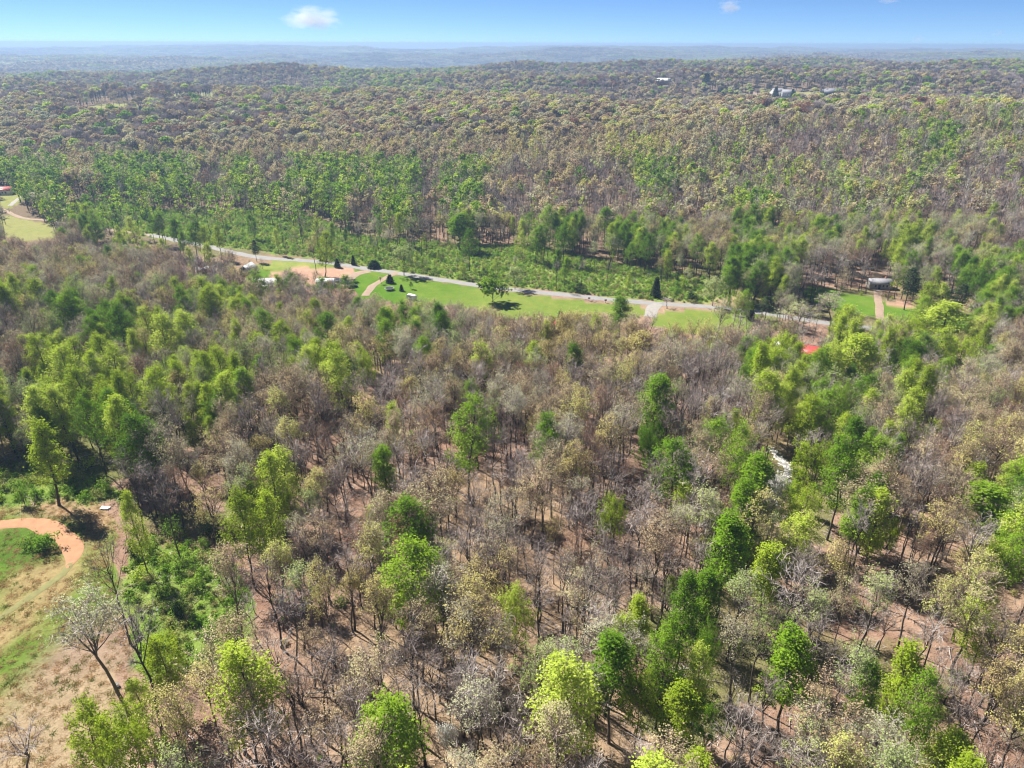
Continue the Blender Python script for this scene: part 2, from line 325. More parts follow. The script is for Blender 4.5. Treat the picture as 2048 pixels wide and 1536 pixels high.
def tree_mesh(kind, seed, lod, H=None, split=False, slim=1.0, dense=1.0, round_=False, rbase=.3, lsz=1.0):
    rg = np.random.RandomState(seed); form, rf, base, n1, nl, ls, nf, fs, tw = KP[kind]
    if round_: form, rf, base, n1 = 'vase', .34, rbase, 22
    H = H or rg.uniform(18, 22)
    if kind == 'bare' and slim < .9: base = .6; n1 = 9
    base *= rg.uniform(.9, 1.12); Rr = H * rf * slim * rg.uniform(.9, 1.15)
    if lod: n1 = max(7, n1 // 2)
    trunk, r0, limbs, fine, tips = skeleton(rg, H, Rr, base, form, n1, lod, kind == 'bare')
    T = MB(); k = len(trunk); tube(T, trunk, r0 * np.linspace(1, .38, k) ** 1.0 * np.r_[1.35, np.ones(k - 1)], 7 if lod == 0 else 4)
    Cn = MB() if split else T
    for pl, a, b in limbs:
        tube(Cn, pl, np.linspace(a, b, len(pl)), 4 if lod == 0 else 3, 0)
    f1 = [q for q in fine if q[3] == 1]; f2 = [q for q in fine if q[3] > 1]
    mult = 1.0 if lod == 0 else 2.6
    if f1:
        if lod == 0:
            for q in f1: tube(Cn, [q[0], q[1]], [q[2], q[2] * .7], 3, 1)
        else: ribbons(Cn, [q[0] for q in f1], [q[1] for q in f1], [q[2] * 2 * 1.3 + .05 for q in f1], 1, rg)
    if f2: ribbons(Cn, [q[0] for q in f2], [q[1] for q in f2], [q[2] * 2 * 1.25 for q in f2], 1, rg)
    if lod:   # broad sprays of twigs stand for the fine ones of far trees
        nt = 80 if kind == 'bare' else 34
        p = tips[rg.randint(0, len(tips), nt)] + rg.normal(0, .35, (nt, 3)); d = rg.normal(0, .7, (nt, 3)) + np.array([0, 0, .75])
        out = p - np.array([0, 0, H * .55]); d += out / (np.linalg.norm(out, axis=1)[:, None]) * .8
        ribbons(Cn, p, p + d * rg.uniform(.6, 1.3, (nt, 1)), .14, 1, rg)
    n = int((nl if lod == 0 else nf) * dense)
    if n:
        tp = tips
        if kind in ('tan', 'gold', 'pale', 'sage'):   # buds open in clusters, the top first
            q = vnoise(tips[:, 0] * .45 + seed, tips[:, 1] * .45 + tips[:, 2] * .37) + .5 * tips[:, 2] / H; tp = tips[q > np.percentile(q, 30)]
        p = tp[rg.randint(0, len(tp), n)] + rg.normal(0, (.38 if form == 'oval' else .24) if lod == 0 else .5, (n, 3))
        leaves(Cn, p, ls * lsz if lod == 0 else fs, 2, .6, rg)
    return T, (Cn if split else None), H
def pine_mesh(seed, lod, H=None, split=False, cedar=False):
    rg = np.random.RandomState(seed); H = H or rg.uniform(14, 18); T = MB(); k = 7
    z = np.linspace(0, 1, k); w_ = np.cumsum(rg.normal(0, .05, (k, 2)), 0); w_[0] = 0
    tr = np.c_[w_, H * z]; tube(T, tr, .012 * H * (1 - .85 * z) + .02, 6 if lod == 0 else 4)
    Cn = MB() if split else T; base = .06 if cedar else .38; nw = int(26 if lod == 0 else 11); P = []
    Rm = H * (.17 if cedar else .21)
    for i in range(nw):
        q = i / (nw - 1); zz = H * (base + (.98 - base) * q); rr = Rm * ((1 - q) ** .8 if cedar else (math.sin(math.pi * min(.97, .18 + .82 * q)) ** .7)) + .15
        for j in range(7 if lod == 0 else 5):
            az = rg.uniform(0, 6.3); L = rr * rg.uniform(.6, 1.15); e = np.array([math.cos(az), math.sin(az), rg.uniform(-.1, .35)])
            p0 = np.array([0, 0, zz]); p1 = p0 + e * L; tube(Cn, [p0, p1], [.035, .012], 3, 1)
            m = 15 if lod == 0 else 4
            t = rg.uniform(.3, 1.05, (m, 1)); P.append(p0 + (p1 - p0) * t + rg.normal(0, .2, (m, 3)))
    leaves(Cn, np.concatenate(P), .42 if lod == 0 else 1.0, 2, .3, rg, .55)
    return T, (Cn if split else None), H
def shrub_mesh(seed, H=2.0, n=420, mat='brush', ls=.26, split=False):
    rg = np.random.RandomState(seed); T = MB(); Cn = MB() if split else T; P = []
    for i in range(9):
        az = rg.uniform(0, 6.3); r = rg.uniform(.1, .55) * H; top = np.array([math.cos(az) * r, math.sin(az) * r, H * rg.uniform(.55, .95)])
        tube(T, [[0, 0, 0], top * .5 + [0, 0, .1], top], [.05, .03, .015], 3, 0)
        for e in range(4):
            p1 = top * rg.uniform(.5, 1) + rg.normal(0, .28 * H, 3) * [1, 1, .5]; p1[2] = max(.15, p1[2]); P.append(p1)
    P = np.array(P); p = P[rg.randint(0, len(P), n)] + rg.normal(0, .13 * H, (n, 3)); p[:, 2] = np.abs(p[:, 2])
    ribbons(Cn, p[:40] * .5, p[:40], .03, 1, rg); leaves(Cn, p, ls, 2, .5, rg)
    return T, (Cn if split else None), H
def mats_of(kind, tw=None):
    if kind == 'pine': return [M['bark'], M['bark'], M['pine']]
    if kind in ('brush', 'scrub', 'shrub_lime', 'shrub_dark'): return [M['bark'], M['twig_b'], M[{'brush': 'brush', 'scrub': 'scrub', 'shrub_lime': 'lime', 'shrub_dark': 'pine'}[kind]]]
    return [M['bark'], M[KP[kind][8]], M[kind if kind != 'bare' else 'tan']]

# near trees: (trunk mesh, crown mesh, height) per variant; far trees: one joined mesh each, kept in a library collection
NEAR = {}; seed = 100
for kd, nv in (('bare', 8), ('tan', 5), ('gold', 4), ('pale', 4), ('russet', 3), ('lime', 4), ('green', 4), ('sage', 4)):
    NEAR[kd] = []
    for i in range(nv):
        slim = (1.0, .7, 1.1, .55, .8, 1.25, .65, .6)[i]
        T, Cn, H = tree_mesh(kd, seed, 0, split=True, slim=slim); seed += 1; mt = mats_of(kd)
        NEAR[kd].append((T.mesh('trunk', mt), Cn.mesh('crown', mt), H))
NEAR['pine'] = []
for i in range(3):
    T, Cn, H = pine_mesh(300 + i, 0, split=True, cedar=(i == 2)); NEAR['pine'].append((T.mesh('trunk', mats_of('pine')), Cn.mesh('crown', mats_of('pine')), H))
NEAR['shrub'] = []
for i, (m_, hh) in enumerate((('brush', 2.2), ('scrub', 2.4), ('shrub_lime', 2.6), ('shrub_dark', 2.4), ('brush', 3.0))):
    T, Cn, H = shrub_mesh(400 + i, hh, 700, split=True); NEAR['shrub'].append((T.mesh('stem', mats_of(m_)), Cn.mesh('foliage', mats_of(m_)), H))
LIB = bpy.data.collections.new('plant_library'); LIBI = {}; libn = 0
def lib_add(key, me, H):
    global libn
    o = bpy.data.objects.new('lib_%03d' % libn, me); LIB.objects.link(o); LIBI.setdefault(key, []).append((libn, H)); libn += 1
def join_mb(T, mats): return T.mesh('plant', mats)
for kd in KP:
    for i in range(4):
        T, _, H = tree_mesh(kd, seed, 1, slim=(1, .8, 1.2, .95)[i]); seed += 1; lib_add((kd, 1), join_mb(T, mats_of(kd)), H)
    for i in range(4):
        T, _, H = tree_mesh(kd, seed, 0, slim=(1, .7, 1.1, .6)[i]); seed += 1; lib_add((kd, 0), join_mb(T, mats_of(kd)), H)
def dome_mesh(kd, seed):
    rg = np.random.RandomState(seed); T = MB(); H = 19.0; Rr = rg.uniform(5.2, 7.0); tube(T, [[0, 0, 0], [rg.normal(0, .3), rg.normal(0, .3), H * .55], [0, 0, H * .8]], [.34, .26, .12], 4)
    nb = 9; az = rg.uniform(0, 6.3, nb); el = rg.uniform(.25, 1.45, nb); cz = H - Rr * .95; bl = np.c_[np.cos(az) * np.cos(el) * Rr * .72, np.sin(az) * np.cos(el) * Rr * .72, cz + np.sin(el) * Rr * .72]
    for b in bl: tube(T, [[0, 0, H * .42], b * [.6, .6, 1] - [0, 0, 2.2], b], [.13, .1, .05], 3, 0)
    n = 34 if kd != 'bare' else 30
    for b in bl:
        d = rg.normal(size=(n, 3)); d[:, 2] = np.abs(d[:, 2]) + .1; d /= np.linalg.norm(d, axis=1)[:, None]; r = Rr * .42 * rg.uniform(.75, 1.1, (n, 1))
        if kd != 'bare': leaves(T, b + d * r * [1, 1, .8], 1.6 if kd in ('lime', 'green', 'sage') else 1.4, 2, .5, rg)
        if kd == 'bare' or kd in ('tan', 'russet', 'pale'): m = n if kd == 'bare' else 8; ribbons(T, b - [0, 0, .8] + d[:m] * r[:m] * .2, b + d[:m] * r[:m] * 1.15, .2, 1, rg, .6)
    return T, H
for j_, kd in enumerate(KP):
    for i in range(4): T, H = dome_mesh(kd, 1200 + j_ * 10 + i); lib_add((kd, 2), join_mb(T, mats_of(kd)), H)
for i in range(2): T, _, H = pine_mesh(520 + i, 1, cedar=(i == 1)); lib_add(('pine', 2), join_mb(T, mats_of('pine')), H)
T = MB(); rg = np.random.RandomState(31); p = rg.normal(0, 1.3, (46, 3)); p[:, 2] = rg.uniform(.02, .25, 46); d = rg.normal(0, .6, (46, 3)); d[:, 2] *= .12; ribbons(T, p, p + d, .07, 0, rg, .5); tube(T, [[-1.6, -.3, .1], [0, 0, .2], [1.7, .5, .12]], [.09, .07, .03], 4); lib_add(('debris', 0), T.mesh('debris', [M['twig']]), 1)
for i in range(2):
    T, _, H = pine_mesh(500 + i, 1, cedar=(i == 1)); lib_add(('pine', 1), join_mb(T, mats_of('pine')), H)
    T, _, H = pine_mesh(510 + i, 0, cedar=(i == 1)); lib_add(('pine', 0), join_mb(T, mats_of('pine')), H)
for j, (kd, hh, n_, l_) in enumerate((('brush', 1.1, 260, .22), ('brush', 1.8, 330, .26), ('scrub', 1.0, 240, .2), ('scrub', 1.7, 300, .24), ('shrub_lime', 1.6, 260, .25))):
    T, _, H = shrub_mesh(600 + j, hh, n_, ls=l_); lib_add((kd, 0), join_mb(T, mats_of(kd)), H)
for j, mk in enumerate(('grass', 'strawgrass', 'grass')):
    rg = np.random.RandomState(700 + j); T = MB(); n = 60; p = rg.normal(0, .38, (n, 3)); p[:, 2] = 0
    d = rg.normal(0, .28, (n, 3)); d[:, 2] = rg.uniform(.18, .42, n); ribbons(T, p, p + d, .09, 0, rg, .2); lib_add((mk, 0), T.mesh('tuft', [M[mk]]), .4)
# woods seen from kilometres away: patches of crowns
for j in range(5):
    rg = np.random.RandomState(800 + j); T = MB(); mk = ['tan', 'sage', 'green', 'twig', 'twig_b'][j]
    for i in range(26):
        c = np.array([rg.uniform(-34, 34), rg.uniform(-34, 34), rg.uniform(11, 16)]); n = 16
        d = rg.normal(size=(n, 3)); d /= np.linalg.norm(d, axis=1)[:, None]; d[:, 2] = np.abs(d[:, 2]) * 1.1 - .15
        leaves(T, c + d * 4.2 * rg.uniform(.75, 1.1), 4.2, i % 2, .3, rg)
        tube(T, [[c[0], c[1], -3], [c[0], c[1], c[2]]], [.35, .25], 3, 1)
    second = [M['twig'], M['tan'], M['sage'], M['twig_b'], M['tan']][j]
    lib_add(('patch', j), T.mesh('patch', [M[mk], second]), 16)

# ------------------------------------------------------------------ instancing for what is past counting
def stuff_object(name, pts, idx, rz, scl, label, cat):
    me = bpy.data.meshes.new(name); me.vertices.add(len(pts)); me.vertices.foreach_set('co', np.asarray(pts, np.float32).ravel())
    for nm, ty, dat in (('idx', 'INT', idx), ('rz', 'FLOAT', rz)):
        a = me.attributes.new(nm, ty, 'POINT'); a.data.foreach_set('value', np.asarray(dat, np.int32 if ty == 'INT' else np.float32))
    a = me.attributes.new('scl', 'FLOAT_VECTOR', 'POINT'); a.data.foreach_set('vector', np.asarray(scl, np.float32).ravel())
    o = bpy.data.objects.new(name, me); COL.objects.link(o); o['label'] = label; o['category'] = cat; o['kind'] = 'stuff'
    g = bpy.data.node_groups.new('scatter', 'GeometryNodeTree')
    g.interface.new_socket('Geometry', in_out='INPUT', socket_type='NodeSocketGeometry'); g.interface.new_socket('Geometry', in_out='OUTPUT', socket_type='NodeSocketGeometry')
    N, L = g.nodes, g.links; i_ = N.new('NodeGroupInput'); o_ = N.new('NodeGroupOutput')
    ci = N.new('GeometryNodeCollectionInfo'); ci.inputs['Collection'].default_value = LIB
    ci.inputs['Separate Children'].default_value = True; ci.inputs['Reset Children'].default_value = True
    ip = N.new('GeometryNodeInstanceOnPoints'); ip.inputs['Pick Instance'].default_value = True
    def att(nm, ty):
        q = N.new('GeometryNodeInputNamedAttribute'); q.data_type = ty; q.inputs['Name'].default_value = nm; return q.outputs['Attribute']
    cx = N.new('ShaderNodeCombineXYZ'); L.new(att('rz', 'FLOAT'), cx.inputs[2])
    L.new(i_.outputs[0], ip.inputs['Points']); L.new(ci.outputs[0], ip.inputs['Instance']); L.new(att('idx', 'INT'), ip.inputs['Instance Index'])
    L.new(cx.outputs[0], ip.inputs['Rotation']); L.new(att('scl', 'FLOAT_VECTOR'), ip.inputs['Scale'])
    L.new(ip.outputs[0], o_.inputs[0])
    md = o.modifiers.new('scatter', 'NODES'); md.node_group = g
    return o

# ------------------------------------------------------------------ the ground, one sheet to the horizon, cut into its kinds of cover
def cell(px, py, jit=0.0, rg=rs):
    if jit: px = px + rg.normal(0, jit, np.shape(px)); py = py + rg.normal(0, jit * .6, np.shape(py))
    c = np.clip((px // 64).astype(int), 0, 31); r = np.clip(((py - 192) // 64).astype(int), 0, 20)
    return r, c
VA = np.array([list(r) for r in VEG])
def poly_world(polys): return [[hit(x, y)[:2] for x, y in p] for p in polys]
PW = {k: poly_world(v) for k, v in POLY.items()}; PB = poly_world(BARE_PATCH)
def in_world(polys, x, y):
    r = np.zeros(np.shape(x), bool)
    for p in polys: r |= inside(p, x, y)
    return r
nr_, na_ = 560, 760
ring = 12 * (42000 / 12) ** (np.linspace(0, 1, nr_))
ang = np.concatenate([np.linspace(-180, -56, 14)[:-1], np.linspace(-56, 56, na_ - 26), np.linspace(56, 180, 14)[1:]]); ang = np.radians(ang)
RR, AA = np.meshgrid(ring, ang, indexing='ij'); GX = RR * np.sin(AA); GY = RR * np.cos(AA); GZ = terr(GX, GY)
gx, gy, gz = GX.ravel(), GY.ravel(), GZ.ravel(); na = len(ang)
pxs, pys, dep = proj(gx, gy, gz)
wob = fbm(gx / 9, gy / 9, 77) * 3; wob2 = fbm(gx / 7, gy / 7, 78) * 3
wx, wy = gx + wob, gy + wob2
c_lawn = in_world(PW['lawn'] + PW['far'], gx + wob * .25, gy + wob2 * .25); c_mead = in_world(PW['meadow'], wx, wy); c_brush = in_world(PW['brush'], wx, wy); c_bare = in_world(PB, wx, wy)
n1 = fbm(gx / 14, gy / 14, 91, 4) * .5 + .5; n2 = fbm(gx / 3.1, gy / 3.1, 92, 3) * .5 + .5; n3 = fbm(gx / 60, gy / 60, 93, 3) * .5 + .5
def mixc(a, b, t): return np.asarray(a) * (1 - t)[:, None] + np.asarray(b) * t[:, None]
litter = mixc((.22, .13, .09), (.35, .24, .175), np.clip(n2 * .9 + n1 * .9 - .4, 0, 1))
litter = mixc(litter, (.30, .24, .13), np.clip((n3 - .5) * 1.6, 0, .35))
rr_, cc_ = cell(pxs, pys); vg = VA[rr_, cc_]
greenish = np.isin(vg, list('lngspd')) & (dep > 0) & (np.hypot(gx, gy) < 1500)
litter = np.where(greenish[:, None], mixc(litter, (.13, .155, .045), np.clip(n1 * 1.5 - .15, 0, .85)), litter)
dist_ = np.hypot(gx, gy); far = sst(900, 2600, dist_)
litter = mixc(litter, (.17, .125, .09), .8 * sst(330, 480, np.hypot(gx, gy))); litter = mixc(litter, (.13, .12, .075), far)
lawn = mixc((.07, .155, .013), (.125, .19, .028), np.clip(n1 * 1.3 - .25, 0, 1)); lawn = mixc(lawn, (.30, .30, .10), np.clip((n3 - .55) * 3, 0, .5))
lx, ly, _ = hit(1200, 630); lawn = mixc(lawn, (.155, .20, .042), .75 * sst(95, 40, np.hypot(gx - lx, gy - ly)))
mead = mixc((.29, .225, .105), (.12, .185, .03), np.clip((n1 - .30) * 5, 0, 1)); mead = mixc(mead, (.38, .235, .13), np.clip((n2 - .56) * 6, 0, .9) * np.clip((n3 - .3) * 4, 0, 1))
dx_, dy_, _ = hit(235, 1330); mead = mixc(mead, (.27, .19, .14), sst(17, 8, np.hypot(gx - dx_, gy - dy_)))
dx_, dy_, _ = hit(120, 1500); mead = mixc(mead, (.33, .25, .155), sst(22, 8, np.hypot(gx - dx_, gy - dy_)))
dx_, dy_, _ = hit(160, 1022); mead = mixc(mead, (.33, .22, .14), .8 * sst(16, 6, np.hypot(gx - dx_, gy - dy_)))
brushc = mixc((.11, .19, .03), (.22, .27, .07), np.clip(n1 * 1.5 - .2, 0, 1))
lawn = mixc(lawn, lawn * np.array([1.35, 1.12, 1.3]), np.clip((n2 - .45) * 2.2, 0, .8))
PL2 = [PW['lawn'][4], PW['lawn'][5]] + PW['far']; lawn = np.where(in_world(PL2, gx, gy)[:, None], mixc((.19, .22, .06), (.26, .24, .10), n1), lawn)
fields = (dist_ > 2600) & (fbm(gx / 420, gy / 300, 181, 2) > .36); litter = np.where(fields[:, None], mixc((.20, .26, .09), (.33, .29, .14), n1), litter)
gx0, gy0, _ = hit(62, 1086); mead = mixc(mead, (.075, .14, .02), .9 * sst(9.5, 6.0, np.hypot((gx - gx0) * .8, gy - gy0) + wob * .4))
colr = litter.copy()
for msk, cc in ((c_brush, brushc), (c_mead, mead), (c_lawn, lawn)): colr[msk] = cc[msk]
colr[c_bare] = mixc((.33, .20, .14), (.42, .27, .19), n2)[c_bare]
def ground_mat(name, fine, amt, bump):
    m, nt, N, L = new_mat(name); at = N.new('ShaderNodeAttribute'); at.attribute_name = 'cover'
    g = N.new('ShaderNodeNewGeometry')
    a = N.new('ShaderNodeTexNoise'); a.inputs['Scale'].default_value = fine; a.inputs['Detail'].default_value = 6; a.inputs['Roughness'].default_value = .75; L.new(g.outputs['Position'], a.inputs['Vector'])
    b = N.new('ShaderNodeTexNoise'); b.inputs['Scale'].default_value = fine * .22; b.inputs['Detail'].default_value = 4; L.new(g.outputs['Position'], b.inputs['Vector'])
    v = math_node(N, L, 'ADD', math_node(N, L, 'MULTIPLY_ADD', a.outputs['Fac'], amt * 2, 1 - amt), math_node(N, L, 'MULTIPLY_ADD', b.outputs['Fac'], amt * 1.6, -amt * .8))
    h = N.new('ShaderNodeHueSaturation'); L.new(at.outputs['Color'], h.inputs['Color']); L.new(v, h.inputs['Value'])
    h.inputs['Saturation'].default_value = 1.0
    bp = N.new('ShaderNodeBump'); bp.inputs['Distance'].default_value = bump; bp.inputs['Strength'].default_value = .9; L.new(a.outputs['Fac'], bp.inputs['Height'])
    d = N.new('ShaderNodeBsdfDiffuse'); L.new(h.outputs[0], d.inputs[0]); L.new(bp.outputs[0], d.inputs['Normal'])
    o = N.new('ShaderNodeOutputMaterial'); L.new(d.outputs[0], o.inputs[0]); return m
GM = {'forest_floor': ground_mat('leaf_litter', 3.0, .55, .25), 'lawn': ground_mat('mown_grass', 1.4, .25, .05), 'meadow': ground_mat('rough_grass', 1.6, .45, .3),
      'undergrowth_ground': ground_mat('undergrowth', 1.2, .6, .4), 'far_hills': ground_mat('far_woods', .02, .45, 6.0)}
idx = np.arange(nr_ * na).reshape(nr_, na)
Fq = np.stack([idx[:-1, :-1], idx[:-1, 1:], idx[1:, 1:], idx[1:, :-1]], -1).reshape(-1, 4)
dist = np.hypot(gx, gy); fcls = np.zeros(len(Fq), int)
v0 = Fq[:, 0]
fcls[c_brush[v0]] = 3; fcls[c_mead[v0]] = 2; fcls[c_lawn[v0]] = 1; fcls[dist[v0] > 2600] = 4
for k, (nm, mt) in enumerate(GM.items()):
    f = Fq[fcls == k]
    if k == 0: f0 = np.array([[0, j, j + 1] for j in range(1, na - 2)])
    used, inv = np.unique(f, return_inverse=True); f = inv.reshape(-1, 4)
    b = MB(); b.add(np.c_[gx, gy, gz][used], f[:, ::-1])
    if k == 0:
        c0 = np.c_[gx, gy, gz][idx[0]]; b.add(np.r_[c0, [[0, 0, float(terr(0, 0))]]], [[j, j + 1, na] for j in range(na - 1)])
        cl = np.r_[colr[used], colr[idx[0]], [[.3, .2, .14]]]
    else: cl = colr[used]
    me = b.mesh(nm, [mt]); a = me.attributes.new('cover', 'FLOAT_COLOR', 'POINT'); a.data.foreach_set('color', np.c_[cl, np.ones(len(cl))].astype(np.float32).ravel())
    me.shade_smooth(); o = bpy.data.objects.new(nm, me); COL.objects.link(o); o['kind'] = 'structure'

def smooth_line(P, step=1.5):
    P = np.asarray(P, float); n = len(P); out = []
    for i in range(n - 1):
        p0 = P[max(i - 1, 0)]; p1 = P[i]; p2 = P[i + 1]; p3 = P[min(i + 2, n - 1)]
        m = max(2, int(np.linalg.norm(p2 - p1) / step)); t = np.linspace(0, 1, m, endpoint=False)[:, None]
        out.append(.5 * (2 * p1 + (p2 - p0) * t + (2 * p0 - 5 * p1 + 4 * p2 - p3) * t ** 2 + (3 * p1 - p0 - 3 * p2 + p3) * t ** 3))
    out.append(P[-1:]); return np.concatenate(out)
TRACKS = []
def strip(name, px, width, mat, lift=.08, edge=.25, seed_=0, taper=None):
    P = smooth_line([hit(x, y)[:2] for x, y in px]); d = np.gradient(P, axis=0); d /= np.linalg.norm(d, axis=1)[:, None]; nrm = np.c_[-d[:, 1], d[:, 0]]
    TRACKS.append((P, width)); b = MB(); rows = []
    rg = np.random.RandomState(seed_); s = np.linspace(-1, 1, 7)
    jl = np.interp(np.arange(len(P)), np.arange(0, len(P) + 3, 3), rg.normal(0, edge, len(np.arange(0, len(P) + 3, 3)))); jr = np.interp(np.arange(len(P)), np.arange(0, len(P) + 3, 3), rg.normal(0, edge, len(np.arange(0, len(P) + 3, 3))))
    for q in s:
        wl = np.ones(len(P)) if taper is None else 1 - (1 - taper) * sst(.80, 1, np.linspace(0, 1, len(P)))
        off = q * width * wl / 2 + (jl if q < 0 else jr) * abs(q); Q = P + nrm * off[:, None]
        z = terr(Q[:, 0], Q[:, 1]) + lift - (.06 if abs(q) > .99 else 0); rows.append(np.c_[Q, z])
    V = np.stack(rows, 1); k, m = V.shape[:2]; ii = np.arange(k * m).reshape(k, m)
    b.add(V.reshape(-1, 3), np.stack([ii[:-1, :-1], ii[:-1, 1:], ii[1:, 1:], ii[1:, :-1]], -1).reshape(-1, 4)); o = b.build(name, mat); o['kind'] = 'structure'; return o
asphalt = plain('pale_asphalt', (.25, .24, .23), .9, .09, .35); gravel = plain('gravel', (.30, .28, .25), .95, .12, 1.2)
dirt = plain('orange_dirt', (.37, .20, .11), .95, .14, .7); paled = plain('pale_dirt', (.30, .22, .16), .95, .14, .7); wheel = plain('worn_grass', (.20, .19, .075), .95, .15, 1.0)
strip('road', [(300, 470), (350, 480), (420, 494), (480, 508), (540, 517), (640, 524), (800, 547), (960, 571), (1100, 587), (1300, 606), (1400, 612), (1500, 622), (1600, 638), (1700, 652), (1800, 662), (1900, 668)], 5.0, asphalt)
strip('gravel_driveway', [(1316, 607), (1305, 616), (1299, 634)], 5.5, gravel, .10)
strip('dirt_driveway', [(738, 542), (712, 548), (695, 560), (688, 575)], 5.5, paled, .10)
strip('farm_track', [(795, 544), (770, 556), (745, 572), (730, 592)], 3.4, paled, .10)
strip('woodland_drive', [(1752, 545), (1750, 565), (1755, 585), (1757, 610), (1760, 640)], 3.2, paled, .10)
strip('country_lane', [(-20, 405), (8, 420), (45, 436), (100, 441), (160, 452), (240, 462), (300, 470)], 3.2, paled, .10)
strip('short_driveway', [(48, 392), (35, 398), (20, 412)], 3.0, gravel, .10)
strip('dirt_loop_track', [(-160, 1062), (-60, 1056), (0, 1052), (60, 1048), (105, 1060), (138, 1084), (149, 1108), (143, 1128), (128, 1148)], 3.7, dirt, .08, .35, 0, .35)
strip('grassy_track', [(141, 1124), (122, 1150), (70, 1186), (0, 1232), (-120, 1310)], 1.8, wheel, .08, .3)
strip('far_driveway', [(1500, 182), (1512, 189), (1560, 191), (1620, 190), (1660, 190), (1720, 193)], 9.0, paled, .5)
strip('concrete_pad', [(512, 569), (560, 573)], 7, gravel, .12)
creek = plain('creek_bed', (.34, .33, .30), .5, .2, 1.5)
strip('creek', [(1545, 900), (1562, 920), (1575, 940), (1556, 965), (1540, 990), (1545, 1010)], 2.2, creek, .07, .4)
def near_track(x, y, pad=1.5):
    r = np.zeros(len(x), bool)
    for P, wd in TRACKS:
        Q = P[::2]
        lo = Q.min(0) - 12; hi = Q.max(0) + 12; c = np.where((x > lo[0]) & (x < hi[0]) & (y > lo[1]) & (y < hi[1]))[0]
        if len(c): dd = np.min(np.hypot(x[c][:, None] - Q[:, 0], y[c][:, None] - Q[:, 1]), 1); r[c] |= dd < wd / 2 + pad
    return r

# ------------------------------------------------------------------ trees one by one
NAMES = {'bare': 'bare_tree', 'tan': 'budding_tree', 'gold': 'budding_tree', 'pale': 'budding_tree', 'russet': 'budding_tree', 'lime': 'leafy_tree', 'green': 'leafy_tree', 'sage': 'leafy_tree', 'pine': 'pine_tree', 'shrub': 'shrub', 'white': 'blossoming_tree'}
def crown_radius(me):
    co = np.empty(len(me.vertices) * 3, np.float32); me.vertices.foreach_get('co', co); co = co.reshape(-1, 3); return float(np.percentile(np.hypot(co[:, 0], co[:, 1]), 93))
CR = {}; CZ = {}
def crown_mid(kind, var):
    tm, me, H = NEAR[kind][var % len(NEAR[kind])]; co = np.empty(len(me.vertices) * 3, np.float32); me.vertices.foreach_get('co', co); z = co.reshape(-1, 3)[:, 2]; return float((np.percentile(z, 4) + np.percentile(z, 97)) / 2 / H)
def place_tree(kind, var, x, y, h, rad=None, rz=None, label=None, group=None, name=None, cat='tree', lean=0):
    tm, cm, H = NEAR[kind][var % len(NEAR[kind])]
    key = (kind, var % len(NEAR[kind]))
    if key not in CR: CR[key] = crown_radius(cm)
    s = h / H; sx = s if rad is None else rad / CR[key]
    e = bpy.data.objects.new(name or NAMES[kind], None); COL.objects.link(e)
    e.location = (x, y, float(terr(x, y)) - .1); e.rotation_euler = (lean * .6, lean, rz if rz is not None else rs.uniform(0, 6.28)); e.scale = (sx, sx, s)
    e.empty_display_size = .5
    a = bpy.data.objects.new(tm.name.split('.')[0], tm); b = bpy.data.objects.new(cm.name.split('.')[0], cm)
    for q in (a, b): COL.objects.link(q); q.parent = e
    e['label'] = label; e['category'] = cat
    if group: e['group'] = group
    return e
# white-flowering and round green kinds for particular trees
T, Cn, H = tree_mesh('pale', 951, 0, H=9, split=True, dense=1.1); wm = [M['bark'], M['twig'], M['white']]; NEAR['white'] = [(T.mesh('trunk', wm), Cn.mesh('crown', wm), H)]
for i, kd in enumerate(('green', 'lime')):
    T, Cn, H = tree_mesh(kd, 960 + i, 0, split=True, round_=True, dense=1.7, lsz=1.15); NEAR[kd + '_round'] = [(T.mesh('trunk', mats_of(kd)), Cn.mesh('crown', mats_of(kd)), H)]; NAMES[kd + '_round'] = 'leafy_tree'
T, Cn, H = tree_mesh('sage', 970, 0, split=True, round_=True, dense=3.2, rbase=.2, lsz=1.9); pm = [M['bark'], M['twig'], M['paleleaf']]; NEAR['sage_full'] = [(T.mesh('trunk', pm), Cn.mesh('crown', pm), H)]
T, Cn, H = tree_mesh('green', 971, 0, split=True, round_=True, dense=2.6, rbase=.04, lsz=1.9); NEAR['green_full'] = [(T.mesh('trunk', mats_of('green')), Cn.mesh('crown', mats_of('green')), H)]
T, Cn, H = pine_mesh(972, 0, split=True, cedar=True); C2 = MB(); NEAR['cedar'] = []
for i in range(2):
    rg = np.random.RandomState(975 + i); T, Cn, H = pine_mesh(975 + i, 0, H=8, split=True, cedar=True); n = 1500; q = rg.uniform(0, 1, n) ** .8; a_ = rg.uniform(0, 6.3, n); r_ = 1.45 * (1 - q) ** .7 * rg.uniform(.7, 1.05, n) + .08
    leaves(Cn, np.c_[np.cos(a_) * r_, np.sin(a_) * r_, .4 + 7.4 * q], .42, 2, .3, rg, .6); NEAR['cedar'].append((T.mesh('trunk', mats_of('pine')), Cn.mesh('crown', mats_of('pine')), H))
